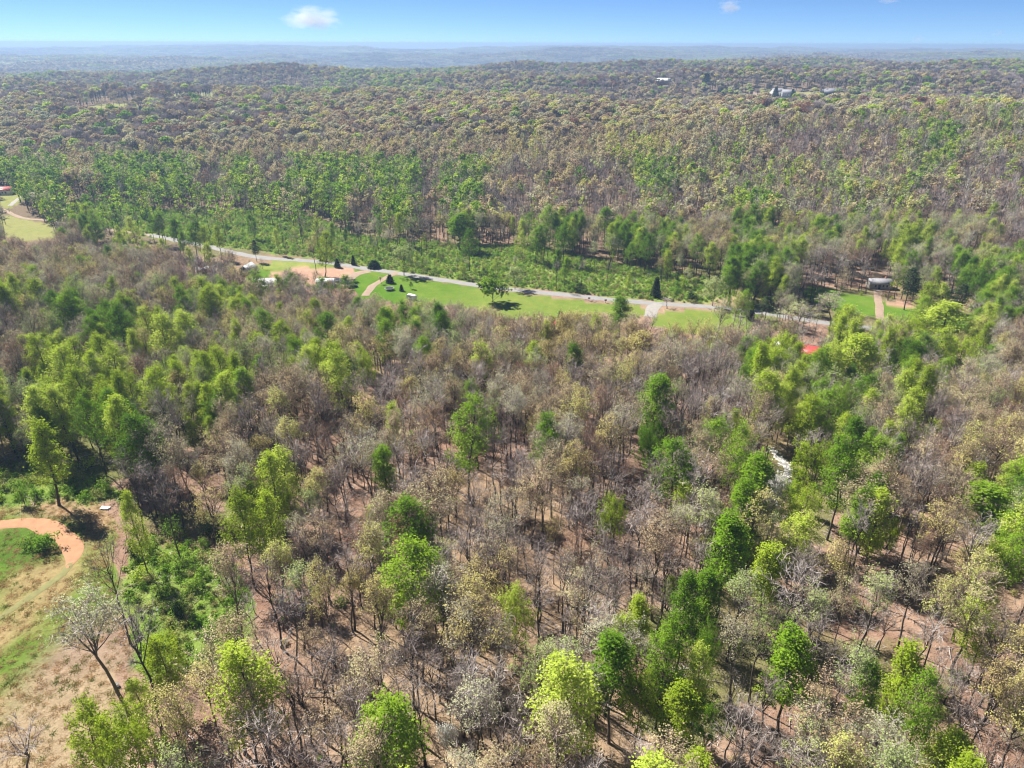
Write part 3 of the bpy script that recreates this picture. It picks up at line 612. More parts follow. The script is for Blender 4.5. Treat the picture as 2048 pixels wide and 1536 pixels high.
HERO = [  # crown centre x, y and width in the photograph, height m, kind, variant, label, short name for the neighbours
 (938, 862, 92, 23, 'green', 0, 'tall bright green tree standing alone above the bare open wood', 'the tall green tree in the bare wood'),
 (488, 1050, 74, 19, 'lime', 0, 'wider left one of two pointed lime green trees', 'the twin lime trees'),
 (546, 1048, 56, 19, 'lime', 1, 'slimmer right one of two pointed lime green trees', None),
 (412, 1000, 84, 16, 'gold', 0, 'golden oak with rounded cloudlike crown left of the twin lime trees', 'the cloudlike golden oak'),
 (1316, 802, 72, 21, 'green', 1, 'dense deep green tree with ragged crown amid bare woods right of centre', 'the ragged deep green tree'),
 (1300, 880, 56, 17, 'green_round', 0, 'rounded green tree in front of the ragged deep green tree', None),
 (1482, 912, 66, 22, 'green', 2, 'tall bright green tree, left one over the pale creek', 'the green trees by the creek'),
 (1504, 965, 66, 20, 'green', 3, 'bright green tree just in front of the tall one by the creek', None),
 (1686, 940, 84, 21, 'green', 0, 'broad bright green tree with forked trunk right of the creek', 'the broad green tree right of the creek'),
 (1632, 925, 88, 17, 'lime_round', 0, 'wide dome of yellow green leaves right of the creek', None),
 (1706, 885, 50, 19, 'green', 1, 'narrow deep green tree behind the broad one right of the creek', None),
 (1660, 818, 66, 18, 'green', 2, 'bright green tree in the dark woods below the red roof', 'the green tree below the red roof'),
 (1690, 795, 46, 17, 'green_round', 0, 'small round dark green tree below the red roof', None),
 (1552, 985, 54, 17, 'sage', 0, 'loose pale green tree hanging over the pale creek', None),
 (1600, 1010, 90, 14, 'lime_round', 0, 'low spreading lime green tree in front of the creek', 'the spreading lime tree near the creek'),
 (1590, 1075, 80, 14, 'lime', 2, 'loose lime green tree in front of the spreading one', None),
 (1450, 1100, 76, 20, 'green', 3, 'upright green tree on slim trunk amid bare trees right of centre', 'the upright green tree on a slim trunk'),
 (1540, 1140, 62, 15, 'lime', 3, 'small loose lime tree right of the upright green tree', None),
 (1372, 1212, 60, 20, 'green', 1, 'deep green top tree of the lower green clump', 'the top of the lower green clump'),
 (1330, 1305, 82, 19, 'green', 2, 'broad bright green tree, left side of the lower green clump', 'the left of the lower green clump'),
 (1418, 1290, 54, 17, 'green_round', 0, 'round green tree, right side of the lower green clump', None),
 (1405, 1352, 64, 17, 'lime', 0, 'pale lime tree at the foot of the lower green clump', None),
 (1420, 1442, 66, 12, 'green_round', 0, 'small very round bright green tree casting a black shadow', 'the very round green tree'),
 (1282, 1392, 88, 14, 'lime_round', 0, 'olive lime spreading tree left of the very round green tree', 'the olive lime trees near the bottom'),
 (1350, 1425, 84, 15, 'lime', 1, 'olive lime tree between the spreading one and the very round green tree', None),
 (1782, 1064, 44, 11, 'lime_round', 0, 'small round lime tree alone among bare trees on the right', 'the small round lime tree'),
 (1980, 1012, 84, 15, 'green', 3, 'thin green tree with open limbs on the right edge', 'the thin green tree at the right edge'),
 (2016, 1110, 80, 18, 'green', 0, 'deep green tree cut by the right edge', 'the deep green tree at the right edge'),
 (1684, 1115, 72, 17, 'gold', 1, 'pale gold tree with green side in the right woods', 'the pale gold tree on the right'),
 (1838, 1158, 88, 17, 'pale', 0, 'wide dome of pale cream buds on the right', 'the pale cream dome tree'),
 (1898, 1205, 84, 19, 'gold', 2, 'tall yellow topped oak in the open right wood', 'the yellow topped oak on the right'),
 (1696, 1186, 74, 18, 'tan', 0, 'round buff oak on dark forked trunks in the right woods', 'the round buff oak'),
 (1986, 1370, 80, 21, 'gold', 3, 'large yellow budding oak near the bottom right corner', 'the yellow oak near the right corner'),
 (1842, 1420, 84, 20, 'green', 2, 'fresh green tree near the bottom right on slanting trunks', 'the fresh green tree at the lower right'),
 (1810, 1360, 60, 18, 'lime', 3, 'lime tree just behind the fresh green tree at the lower right', None),
 (1725, 1330, 92, 19, 'sage', 1, 'broad silvery green tree in the lower right woods', 'the broad silvery green tree'),
 (1732, 1385, 60, 17, 'green', 1, 'dark green tree in front of the broad silvery green tree', None),
 (1578, 1335, 82, 19, 'green', 3, 'dark green tree with bare forked trunks below its crown', 'the dark green forked tree'),
 (1530, 1235, 98, 20, 'sage', 2, 'very broad grey green tree right of the lower green clump', 'the broad grey green tree'),
 (1222, 1030, 62, 15, 'lime_round', 0, 'flat topped lime tree among grey bare crowns', 'the flat topped lime tree'),
 (1112, 1048, 42, 17, 'gold', 0, 'small bright yellow green tree among bare trees near centre', 'the small yellow green tree'),
 (1232, 972, 78, 18, 'bare', 2, 'broad pale grey bare tree fanning out behind the flat topped lime', 'the pale grey fan tree'),
 (1032, 1222, 74, 17, 'lime_round', 0, 'yellow lime tree in open bare wood near the lower centre', 'the yellow lime tree at lower centre'),
 (813, 1466, 72, 11, 'green_round', 0, 'low fresh green tree near the bottom centre', 'the low green tree at bottom centre'),
 (892, 1462, 44, 8, 'white', 0, 'white flowering tree near the bottom centre', 'the white flowering tree'),
 (1552, 968, 40, 8, 'white', 0, 'white flowering tree beside the pale creek', None),
 (1785, 768, 30, 8, 'white', 0, 'white flowering tree in dark woods at the right', None),
 (258, 1470, 130, 17, 'lime_round', 0, 'big bright lime tree at the bottom left corner', 'the big bright lime tree'),
 (178, 1480, 90, 15, 'lime', 2, 'dull lime tree left of the big bright one', None),
 (352, 1420, 104, 20, 'gold', 1, 'golden topped tree beside the big bright lime tree', 'the golden topped tree at lower left'),
 (195, 1222, 150, 24, 'pale', 1, 'tall pale budding tree leaning over the meadow edge', 'the tall pale tree by the meadow'),
 (265, 1260, 90, 24, 'bare', 1, 'tall dark trunked bare tree at the meadow edge beside the pale one', 'the tall bare tree by the meadow'),
 (212, 1118, 84, 21, 'bare', 0, 'bare forked tree beside the dirt loop', 'the bare forked tree by the dirt loop'),
 (322, 968, 70, 21, 'bare', 2, 'large bare tree leaning over green brush at left', 'the large bare tree over the brush'),
 (256, 935, 60, 20, 'bare', 4, 'bare tree left of the large leaning one, over dark brush', None),
 (456, 1125, 92, 21, 'tan', 1, 'olive gold tree on one straight trunk beside the brushy clearing', 'the olive gold tree by the clearing'),
 (566, 1200, 84, 22, 'bare', 6, 'thick trunked bare tree with spreading top beside the clearing', 'the thick bare tree by the clearing'),
 (650, 1170, 82, 21, 'gold', 2, 'yellow green budding tree right of the thick bare tree', 'the yellow green budding tree'),
 (748, 1200, 76, 20, 'gold', 3, 'ochre yellow budding tree in the lower left wood', 'the ochre yellow tree'),
 (268, 1040, 42, 18, 'lime', 1, 'slim lime green column tree over dark brush', 'the slim lime column tree'),
 (85, 905, 56, 18, 'lime', 3, 'lime green tree on tall stems at the left', 'the lime tree on tall stems'),
 (180, 835, 58, 19, 'green', 0, 'full green tree in the left woods above the brush', 'the full green tree at left'),
 (240, 648, 58, 20, 'green', 2, 'broad yellow green tree topping the upper left woods', 'the broad tree in the upper left woods'),
 (325, 665, 66, 19, 'lime', 0, 'large lime tree in the upper left woods', 'the large lime tree in the upper left woods'),
 (300, 872, 46, 15, 'green', 3, 'bushy green tree left of a pair of small pointed ones', None),
 (381, 862, 26, 10, 'lime', 1, 'left one of two small pointed green trees', 'the two small pointed green trees'),
 (419, 863, 28, 11, 'lime', 1, 'right one of two small pointed green trees', None),
 (128, 740, 70, 19, 'lime', 2, 'lime tree at the edge of the bare left wood', 'the lime trees at the left wood edge'),
 (730, 728, 42, 16, 'lime_round', 0, 'bright lime tree above the cream topped oaks', 'the bright lime tree above the cream oaks'),
 (722, 765, 66, 18, 'pale', 2, 'pair of cream domes seen as one oak below the bright lime tree', 'the cream oak'),
 (762, 690, 66, 18, 'gold', 0, 'round golden oak in the middle woods', 'the round golden oak in the middle woods'),
 (655, 660, 50, 18, 'green', 1, 'fresh green tree left of the cream oak in the middle woods', None),
 (415, 690, 50, 18, 'tan', 2, 'buff round oak among lime trees', 'the buff oak among lime trees'),
 (1490, 757, 30, 13, 'green', 0, 'narrow green tree alone in purple bare woods', 'the narrow green tree in purple woods'),
 (1100, 700, 60, 17, 'gold', 1, 'golden crowned oak left of the golden row', 'the golden oaks in the middle'),
 (1215, 690, 70, 18, 'gold', 2, 'broadest golden oak of the row below the lawn', 'the broad golden oak below the lawn'),
 (1285, 680, 66, 18, 'gold', 3, 'right hand golden oak of the row below the lawn', None),
 (1390, 655, 46, 16, 'gold', 0, 'round golden oak right of the gravel driveway', 'the golden oak by the gravel driveway'),
 (1240, 620, 40, 16, 'green', 3, 'dark green pyramid tree at the lawn edge', 'the green pyramid tree by the lawn'),
 (1230, 655, 40, 8, 'green_round', 0, 'low bright green bush tree under the pyramid tree', None),
 (1710, 705, 96, 20, 'lime', 0, 'fresh green tree right of the red roofed house', 'the fresh green tree by the red roof'),
 (1690, 770, 90, 17, 'sage', 3, 'wide yellow green tree below the red roofed house', 'the wide tree below the red roof'),
 (1600, 620, 80, 15, 'sage', 0, 'broad yellow green tree beside the road at right', 'the broad roadside tree'),
 (1672, 600, 60, 15, 'pale', 3, 'whitish domed tree before the green field at right', 'the whitish domed tree'),
 (1838, 650, 56, 16, 'lime_round', 0, 'lime green tree in front of the field at right', 'the lime trees before the field'),
 (1898, 640, 90, 19, 'lime', 1, 'large spreading lime tree in front of the field at right', None),
 (1930, 705, 84, 17, 'lime_round', 0, 'bright lime dome below the field at far right', 'the bright lime dome at far right'),
 (1960, 560, 46, 17, 'green_round', 0, 'round green tree behind the green field', 'the round tree behind the field'),
 (1822, 562, 38, 18, 'pine', 0, 'tall dark evergreen behind the green field', 'the evergreens behind the field'),
 (1924, 588, 32, 14, 'pine', 1, 'bluish evergreen right of the dark shed', None),
 (1090, 435, 42, 22, 'green', 0, 'bright green tree at the foot of the far slope, left of a pair', 'the green trees at the slope foot'),
 (1212, 440, 38, 21, 'green', 1, 'bright green tree at the foot of the far slope, right of a pair', None),
 (1128, 470, 40, 20, 'green', 2, 'green tree in front of the slope foot above the brush', None),
 (920, 448, 46, 19, 'green', 3, 'fresh green tree at the foot of the dark slope above the road', 'the fresh green tree above the road'),
 (1560, 460, 22, 13, 'lime', 0, 'small lime tree low on the right slope', None),
 (1925, 815, 0, 0, None, 0, None, None)]
HERO = [h for h in HERO if h[4]]
LONE = [  # standing in the open: trunk foot x, y, crown width px, height m, kind, variant, name, label
 (808, 551, 50, 13.5, 'sage_full', 0, 'leafy_tree', 'lone pale green tree between the road and the lawn', 'the lone tree by the road'),
 (985, 604, 56, 11, 'green_full', 0, 'leafy_tree', 'dense dark green rounded tree on the lawn by the road', 'the dark round tree on the lawn'),
 (1030, 579, 38, 10, 'sage_full', 0, 'leafy_tree', 'light green roadside tree right of the dark round tree', 'the light green tree by the road'),
 (1334, 617, 26, 4.5, 'bare', 3, 'bare_tree', 'small spreading bare tree beside the gravel driveway', None),
 (525, 538, 18, 5.5, 'bare', 5, 'bare_tree', 'small bare tree on the lawn behind the dark shed', None),
 (822, 578, 9, 3.4, 'green', 1, 'young_tree', 'young round tree right of the trampoline on the lawn', None),
 (803, 582, 8, 3.0, 'cedar', 0, 'young_tree', 'young pointed evergreen beside the trampoline', None),
 (763, 568, 13, 3.4, 'tan', 1, 'young_tree', 'reddish young tree beside the farm track', None),
 (780, 566, 14, 4.0, 'cedar', 1, 'young_tree', 'dark young tree between farm track and lone tree', None),
 (707, 530, 8, 5.0, 'cedar', 0, 'cedar', 'narrow dark cedar across the road from the dirt driveway', None),
 (675, 535, 11, 4.5, 'cedar', 0, 'cedar', 'small dark cedar in front of the road near the dirt driveway', None),
 (646, 522, 12, 3.6, 'cedar', 0, 'cedar', 'low rounded cedar behind the road', None),
 (748, 536, 22, 4.0, 'cedar', 1, 'cedar', 'squat dark bush cedar behind the road near the farm track', None),
 (1120, 668, 18, 9.0, 'cedar', 0, 'cedar', 'dark cedar beside the small red roof', None),
 (1311, 594, 18, 9.0, 'cedar', 0, 'cedar', 'dark cedar behind the road near the gravel driveway', 'the dark cedar behind the road'),
 (1455, 628, 12, 7.5, 'green', 2, 'leafy_tree', 'slender ivy covered tree in front of the road at right', None),
 (1425, 612, 44, 12, 'sage_full', 0, 'leafy_tree', 'loose light green tree standing over the road at right', None),
 (1500, 640, 14, 8, 'cedar', 0, 'cedar', 'dark cedar at the roadside right of the lawn', None),
 (1530, 640, 34, 10, 'pine', 0, 'pine_tree', 'dark ragged evergreen at the end of the visible road', 'the dark roadside evergreen'),
 (1410, 182, 18, 26, 'cedar', 1, 'spruce', 'tall dark pointed spruce left of the far white house', None), (1441, 187, 12, 16, 'cedar', 1, 'spruce', 'shorter dark spruce right of the tallest far one', None),
 (1550, 196, 12, 16, 'cedar', 0, 'spruce', 'left dark spruce in front of the far white house', None), (1584, 198, 9, 14, 'cedar', 1, 'spruce', 'right dark spruce in front of the far white house', None),
 (1474, 187, 9, 9, 'cedar', 0, 'spruce', 'small round dark tree left of the far lawn', None), (1712, 197, 20, 17, 'cedar', 0, 'spruce', 'dark evergreen clump right of the far lawn', None),
 (164, 220, 24, 17, 'tan', 0, 'budding_tree', 'leftmost spreading oak on the far hillside pasture', None), (178, 221, 20, 15, 'sage', 1, 'leafy_tree', 'pale green tree second from left on the far pasture', None), (205, 228, 26, 17, 'tan', 2, 'budding_tree', 'front spreading oak on the far hillside pasture', None),
 (240, 223, 20, 15, 'tan', 3, 'budding_tree', 'spreading oak right of the front one on the far pasture', None), (252, 220, 16, 14, 'tan', 4, 'budding_tree', 'rightmost spreading oak on the far hillside pasture', None), (228, 214, 20, 16, 'tan', 1, 'budding_tree', 'spreading oak behind the others on the far pasture', None), (284, 226, 14, 8, 'cedar', 1, 'cedar', 'dark low evergreen at the right end of the far pasture', None),
 (347, 1300, 34, 4.6, 'shrub', 2, 'shrub', 'round lime green bush in the brushy clearing', 'the round lime bush'),
 (357, 1238, 26, 3.8, 'shrub', 3, 'shrub', 'small dark evergreen bush in the brushy clearing', 'the dark bush in the clearing'),
 (51, 1012, 28, 5.0, 'shrub', 0, 'shrub', 'small green bush tree at the back of the meadow', None),
 (90, 1100, 60, 3.0, 'shrub', 0, 'shrub', 'dark green thicket inside the dirt loop', 'the thicket inside the dirt loop'),
 (62, 1092, 46, 2.6, 'shrub', 4, 'shrub', 'left part of the dark thicket inside the dirt loop', None),
 (70, 1600, 110, 13, 'bare', 3, 'bare_tree', 'pale bare tree at the bottom left corner on straw grass', 'the pale bare tree in the corner')]
ellipses = []; LM = []
for hx, hy, hw, hh, kd, var, lab, short in HERO:
    cm_ = crown_mid(kd, var); x, y, z = hit(hx, hy, cm_ * hh); dp = float(proj(x, y, z + cm_ * hh)[2]); e = place_tree(kd, var, x, y, hh, rad=hw / F_PX * dp / 2 * 1.04, label=lab, cat='tree', name=NAMES[kd])
    ellipses.append((hx, hy, hw * .5, hh * .33 / dp * F_PX, dp, x, y))
    if short: LM.append((short, x, y))
for hx, hy, hw, hh, kd, var, nm, lab, *short in LONE:
    x, y, z = hit(hx, hy); dp = float(proj(x, y, z)[2]); place_tree(kd, var, x, y, hh, rad=hw / F_PX * dp / 2, label=lab, cat={'shrub': 'shrub'}.get(nm, 'tree'), name=nm)
    tx, ty, _ = proj(x, y, z + hh * .6); ellipses.append((float(tx), float(ty), hw * .55, hh * .5 / dp * F_PX, dp, x, y))
    if short and short[0]: LM.append((short[0], x, y))

# keep-clear areas of buildings: pixel of the foot, radius in metres
SITES = [(495, 545, 8), (412, 546, 6), (532, 572, 13), (650, 569, 8), (690, 563, 7), (820, 590, 5), (1105, 662, 3), (1622, 712, 12), (1550, 697, 7), (1757, 572, 9), (1880, 590, 7), (8, 386, 12), (325, 1217, 3), (210, 1017, 3), (483, 740, 3), (1735, 655, 5)]
SW = [(*hit(a, b)[:2], r) for a, b, r in SITES]
# a line of sight to things seen among the trees: nothing tall right in front of them
WINDOWS = [(495, 540, 16, 12), (412, 541, 8, 5), (536, 570, 20, 4), (653, 569, 7, 3), (1622, 705, 20, 13), (1105, 652, 9, 9), (1757, 567, 16, 8), (1560, 925, 22, 22), (1735, 655, 14, 6), (1550, 694, 14, 6), (820, 590, 8, 7), (483, 736, 9, 6), (690, 564, 7, 4), (265, 183, 14, 5), (200, 182, 12, 3), (1565, 186, 24, 8), (1657, 186, 10, 6), (1325, 164, 10, 5), (1690, 223, 14, 4), (8, 382, 14, 8), (1870, 157, 14, 4), (1900, 830, 1, 1)]

# ------------------------------------------------------------------ the woods: a place for every tree
def grid_pts(y0, y1, sp, xf=.80, pad=45):
    ny = int((y1 - y0) / sp) + 1; out = []
    for i in range(ny):
        y = y0 + i * sp; X = xf * y + pad; n = int(2 * X / sp); x = -X + (np.arange(n) + rs.uniform(0, 1)) * sp
        out.append(np.c_[x + rs.uniform(-.48, .48, n) * sp, y + rs.uniform(-.48, .48, n) * sp])
    return np.concatenate(out)
def choose(x, y, hgt, jit=14):
    z = terr(x, y); px, py, dp = proj(x, y, z + hgt)
    r, c = cell(px, py, jit); cls = VA[r, c]; cls = np.where((px < -30) & (cls == '.'), '.', cls)
    u = rs.uniform(size=len(x)); kind = np.full(len(x), 9); keep = np.ones(len(x), bool)
    # beyond the mapped rows: drifts of tan, grey and green woods
    nf = fbm(x / 260, y / 340, 55, 3); farcls = np.where(nf > .22, 'g', np.where(nf > .02, 't', np.where(nf > -.22, 'm', 'b')))
    nright = px > 1350; farcls = np.where(nright & (farcls == 't'), 'q', farcls)
    cls = np.where(py < 192, np.where(farcls == 'g', 'p', farcls), cls)
    for k, (ws, fac) in MIX.items():
        m = cls == k
        if m.any():
            cw = np.cumsum(ws); kind[m] = np.searchsorted(cw, u[m] * cw[-1] * .9999); keep[m] &= rs.uniform(size=m.sum()) < 1 / fac ** 2
    g1, g2, _ = proj(x, y, z)
    clear = in_world(PW['lawn'] + PW['far'] + PW['meadow'], x, y) | near_track(x, y, 2.2)
    br = in_world(PW['brush'], x, y)
    keep &= ~clear & ~(br & (rs.uniform(size=len(x)) < .86)) & (kind != 9)
    for sx_, sy_, sr_ in SW: keep &= np.hypot(x - sx_, y - sy_) > sr_
    return px, py, dp, kind, keep, cls
def hero_mask(px, py, dp, x, y, h, top):
    brr = rs.uniform(size=len(x)); k = np.ones(len(x), bool); tpx, tpy, _ = proj(x, y, terr(x, y) + top)
    for ex, ey, rx, ry, ed, wx_, wy_ in ellipses:
        e = ((px - ex) / (rx + 6)) ** 2 + ((py - ey) / (ry + 6)) ** 2
        k &= ~((e < 1.0) & (dp < ed + 12)); k &= np.hypot(x - wx_, y - wy_) > 2.2
        e2 = ((tpx - ex) / rx) ** 2 + ((tpy - ey) / ry) ** 2
        k &= ~((e2 < .72) & (dp < ed))
    for fr in (.55, .8, 1.0):
        qx, qy, _ = proj(x, y, terr(x, y) + h * fr)
        k &= ~in_any(LAWNVIEW + POLY['meadow'] + [ROADBAND], qx, qy)
        k &= ~(in_any('brush', qx, qy) & (brr < .6))
    for ex, ey, rx, ry in WINDOWS:
        for fr in (.35, .7, 1.0):
            qx, qy, _ = proj(x, y, terr(x, y) + h * fr); k &= ~((np.abs(qx - ex) < rx + .9) & (np.abs(qy - ey) < ry))
    return k
LAWNVIEW = [[(693, 560), (745, 542), (830, 556), (965, 576), (1200, 606), (1290, 616), (1296, 630), (1200, 618), (1100, 622), (1010, 628), (950, 604), (850, 598), (775, 594), (735, 588)],
 [(1312, 626), (1400, 618), (1520, 628), (1500, 642), (1400, 640), (1300, 642)], [(575, 517), (650, 524), (740, 545), (720, 556), (650, 540), (600, 532), (512, 548), (508, 530)],
 [(1600, 588), (1618, 572), (1680, 582), (1760, 600), (1850, 618), (1930, 630), (1990, 650), (1900, 642), (1780, 622), (1700, 614), (1630, 602)], [(0, 384), (35, 378), (48, 392), (30, 412), (0, 420)], [(0, 428), (60, 440), (115, 452), (108, 470), (50, 476), (0, 464)]]
ROADBAND = [(480, 500), (640, 514), (800, 537), (960, 560), (1100, 577), (1300, 595), (1420, 604), (1420, 622), (1300, 618), (1100, 600), (960, 584), (800, 560), (640, 536), (480, 520)]
rows = []   # x, y, height, kind index, size rank, lod
def zone(y0, y1, sp, hmin, hmax, lod):
    P = grid_pts(y0, y1, sp); x, y = P[:, 0], P[:, 1]; h = rs.uniform(hmin, hmax, len(x)) * (1 + .12 * fbm(x / 30, y / 30, 66, 2))
    px, py, dp, kind, keep, cls = choose(x, y, h * .66, 14 if lod == 0 else 10)
    m = keep; x, y, h, px, py, dp, kind = x[m], y[m], h[m], px[m], py[m], dp[m], kind[m]
    h = np.where(kind == 8, h * .8, h); h = np.where(kind == 0, h * rs.choice([1, .95, .7], len(h)), h)
    m = hero_mask(px, py, dp, x, y, h, h * .9) if y0 < 900 else np.ones(len(x), bool)
    if y0 >= 900: 
        for ex, ey, rx, ry in WINDOWS:
            for fr in (.4, 1.0):
                qx, qy, _ = proj(x, y, terr(x, y) + h * fr); m &= ~((np.abs(qx - ex) < rx) & (np.abs(qy - ey) < ry))
        for fr in (.7, 1.0):
            qx, qy, _ = proj(x, y, terr(x, y) + h * fr); m &= ~in_any('far', qx, qy)
    return np.c_[x, y, h, kind, px, py, dp][m]
A = zone(38, 235, 4.05, 12.5, 20, 0); B = zone(235, 400, 4.3, 12.5, 19, 0); Bs = zone(60, 320, 3.9, 7, 13.5, 0)
Bs = Bs[(Bs[:, 3] == 0) | (rs.uniform(size=len(Bs)) < .22)]
def saplings():   # young trees coming up through the valley brush
    out = []
    for pl in PW['brush']:
        pl = np.array(pl); lo, hi = pl.min(0), pl.max(0); n = int(np.prod(hi - lo) / 60); x = rs.uniform(lo[0], hi[0], n); y = rs.uniform(lo[1], hi[1], n); k = inside([tuple(q) for q in pl], x, y) & (rs.uniform(size=n) < .35) & ~near_track(x, y, 2.5) & (y > 150); out.append(np.c_[x, y][k])
    P = np.concatenate(out); x, y = P.T; h = rs.uniform(3.5, 8.5, len(x)); px, py, dp = proj(x, y, terr(x, y) + h * .6)
    A_ = np.c_[x, y, h, rs.choice([5, 6, 7, 7, 0], len(x)), px, py, dp]; return A_[~in_any(LAWNVIEW + [ROADBAND], px, py - 6 * 0)]
Sp = saplings()
Cc = zone(400, 640, 5.0, 13, 21, 1); C2 = zone(640, 950, 7.2, 14, 21, 1); D = zone(950, 2650, 10.2, 15, 21, 1)
KN = KINDS
near = np.concatenate([A, B, Bs, Sp]); fam = np.array([['bare', 'bud', 'bud', 'bud', 'bud', 'leaf', 'leaf', 'leaf', 'pine'][int(k)] for k in near[:, 3]])
size = near[:, 2] / near[:, 6]; vis = (near[:, 4] > -30) & (near[:, 4] < 2078) & (near[:, 5] < 1580) & (near[:, 5] > 300)
indiv = np.zeros(len(near), bool)
hero_n = {'bare': 11, 'bud': 24, 'leaf': 52, 'pine': 8}
for f in ('bare', 'bud', 'leaf', 'pine'):
    c = np.where((fam == f) & vis)[0]; c = c[np.argsort(-size[c])][:296 - hero_n[f]]; indiv[c] = True
LMA = np.array([[a[1], a[2]] for a in LM])
ADJ = {'bare': 'bare grey brown tree', 'tan': 'buff budding oak', 'gold': 'yellow budding tree', 'pale': 'cream budding tree', 'russet': 'reddish budding tree', 'lime': 'lime green tree', 'green': 'full green tree', 'sage': 'thin silvery green tree', 'pine': 'dark evergreen'}
def relation(x, y, z, h):
    d = np.hypot(LMA[:, 0] - x, LMA[:, 1] - y); k = int(np.argmin(d)); nm, lx, ly = LM[k]
    a = math.degrees(math.atan2(x - lx, y - ly)) % 360; r = ['behind', 'behind and right of', 'right of', 'in front and right of', 'in front of', 'in front and left of', 'left of', 'behind and left of'][int(((a + 22.5) % 360) // 45)]
    s = 'close ' if d[k] < 9 else ('' if d[k] < 20 else 'well ')
    return s + r + ' ' + nm
GRP = {'bare': 'bare trees of the near woods', 'pine': 'evergreens of the near woods', 'lime': 'leafy trees of the near woods', 'green': 'leafy trees of the near woods', 'sage': 'leafy trees of the near woods'}
recs = []
for x, y, h, k, px, py, dp in near[indiv]:
    kd = KN[int(k)]; sz = ['small '] if h < 10.5 else ['tall '] if h > 19.5 else ['']
    rel = relation(x, y, 0, h); lab = sz[0] + ADJ[kd] + ' ' + rel
    if len(lab.split()) > 15: lab = ADJ[kd] + ' ' + rel
    if len(lab.split()) > 15: lab = ADJ[kd].replace(' brown', '') + ' ' + rel.replace('close ', '').replace('well ', '')
    if len(lab.split()) > 15: lab = lab.replace('in front and ', 'before and ').replace('in front of', 'before')
    recs.append([lab, kd, x, y, h, math.hypot(x, y)])
byl = {}
for r_ in recs: byl.setdefault(r_[0], []).append(r_)
ORD = {2: ['nearer', 'farther'], 3: ['nearest', 'middle', 'farthest']}
for lab, L_ in byl.items():
    if len(L_) > 1:
        L_.sort(key=lambda q: q[5]); w_ = ORD.get(len(L_)) or ['nearest'] + ['second', 'third', 'fourth', 'fifth', 'sixth', 'seventh', 'eighth', 'ninth', 'tenth'][:len(L_) - 2] + ['farthest']
        for r_, q in zip(L_, w_): r_[0] = q + ' ' + lab
for lab, kd, x, y, h, _ in recs:
    place_tree(kd, rs.randint(0, 8), x, y, h, label=' '.join(lab.split()[:16]), group=GRP.get(kd, 'budding trees of the near woods'), lean=rs.normal(0, .03))
rest = near[~indiv]
def to_stuff(name, arr, lod, label, cat, kinds):
    a = arr[np.isin(arr[:, 3].astype(int), kinds)]
    if not len(a): return
    ii = []; sc_ = []
    for r in a:
        kd = KN[int(r[3])]; L_ = LIBI[(kd, lod if (r[6] < 430 or lod) else 1)]; i, H = L_[rs.randint(len(L_))]; ii.append(i); s = r[2] / H; q = s * rs.uniform(.85, 1.2); sc_.append((q, q, s))
    pts = np.c_[a[:, 0], a[:, 1], terr(a[:, 0], a[:, 1]) - .15]
    stuff_object(name, pts, ii, rs.uniform(0, 6.28, len(a)), sc_, label, cat)
to_stuff('bare_woods', rest, 0, 'mass of grey brown leafless trees filling the near woods', 'trees', [0])
to_stuff('budding_woods', rest, 0, 'buff and yellow budding trees scattered through the near woods', 'trees', [1, 2, 3, 4])
to_stuff('leafy_woods', rest, 0, 'green and lime leaved trees scattered through the near woods', 'trees', [5, 6, 7])
to_stuff('evergreen_woods', rest, 0, 'dark evergreens scattered through the near woods', 'trees', [8])
to_stuff('hillside_forest', Cc, 1, 'mixed bare and green forest on the slope beyond the road', 'forest', list(range(9)))
to_stuff('hilltop_forest', C2, 2, 'rounded tan and green crowns along the top of the slope', 'forest', list(range(9)))
to_stuff('plateau_forest', D, 2, 'tan and grey forest covering the high ground beyond the slope', 'forest', list(range(9)))
# forest patches kilometres away
P = grid_pts(2650, 9500, 58, .78, 60); x, y = P[:, 0], P[:, 1]; nf = fbm(x / 500, y / 600, 61, 3)
z = terr(x, y); tt = np.where(nf > .2, 1, np.where(nf > .0, 0, np.where(nf > -.2, 4, 3))); tt = np.where(rs.uniform(size=len(x)) < .25, rs.randint(0, 5, len(x)), tt)
stuff_object('distant_forest', np.c_[x, y, z], [LIBI[('patch', int(t))][0][0] for t in tt], rs.uniform(0, 6.28, len(x)), np.full((len(x), 3), 1.0) * rs.uniform(.85, 1.25, (len(x), 1)), 'hazy forest on the distant rolling ridges', 'forest')

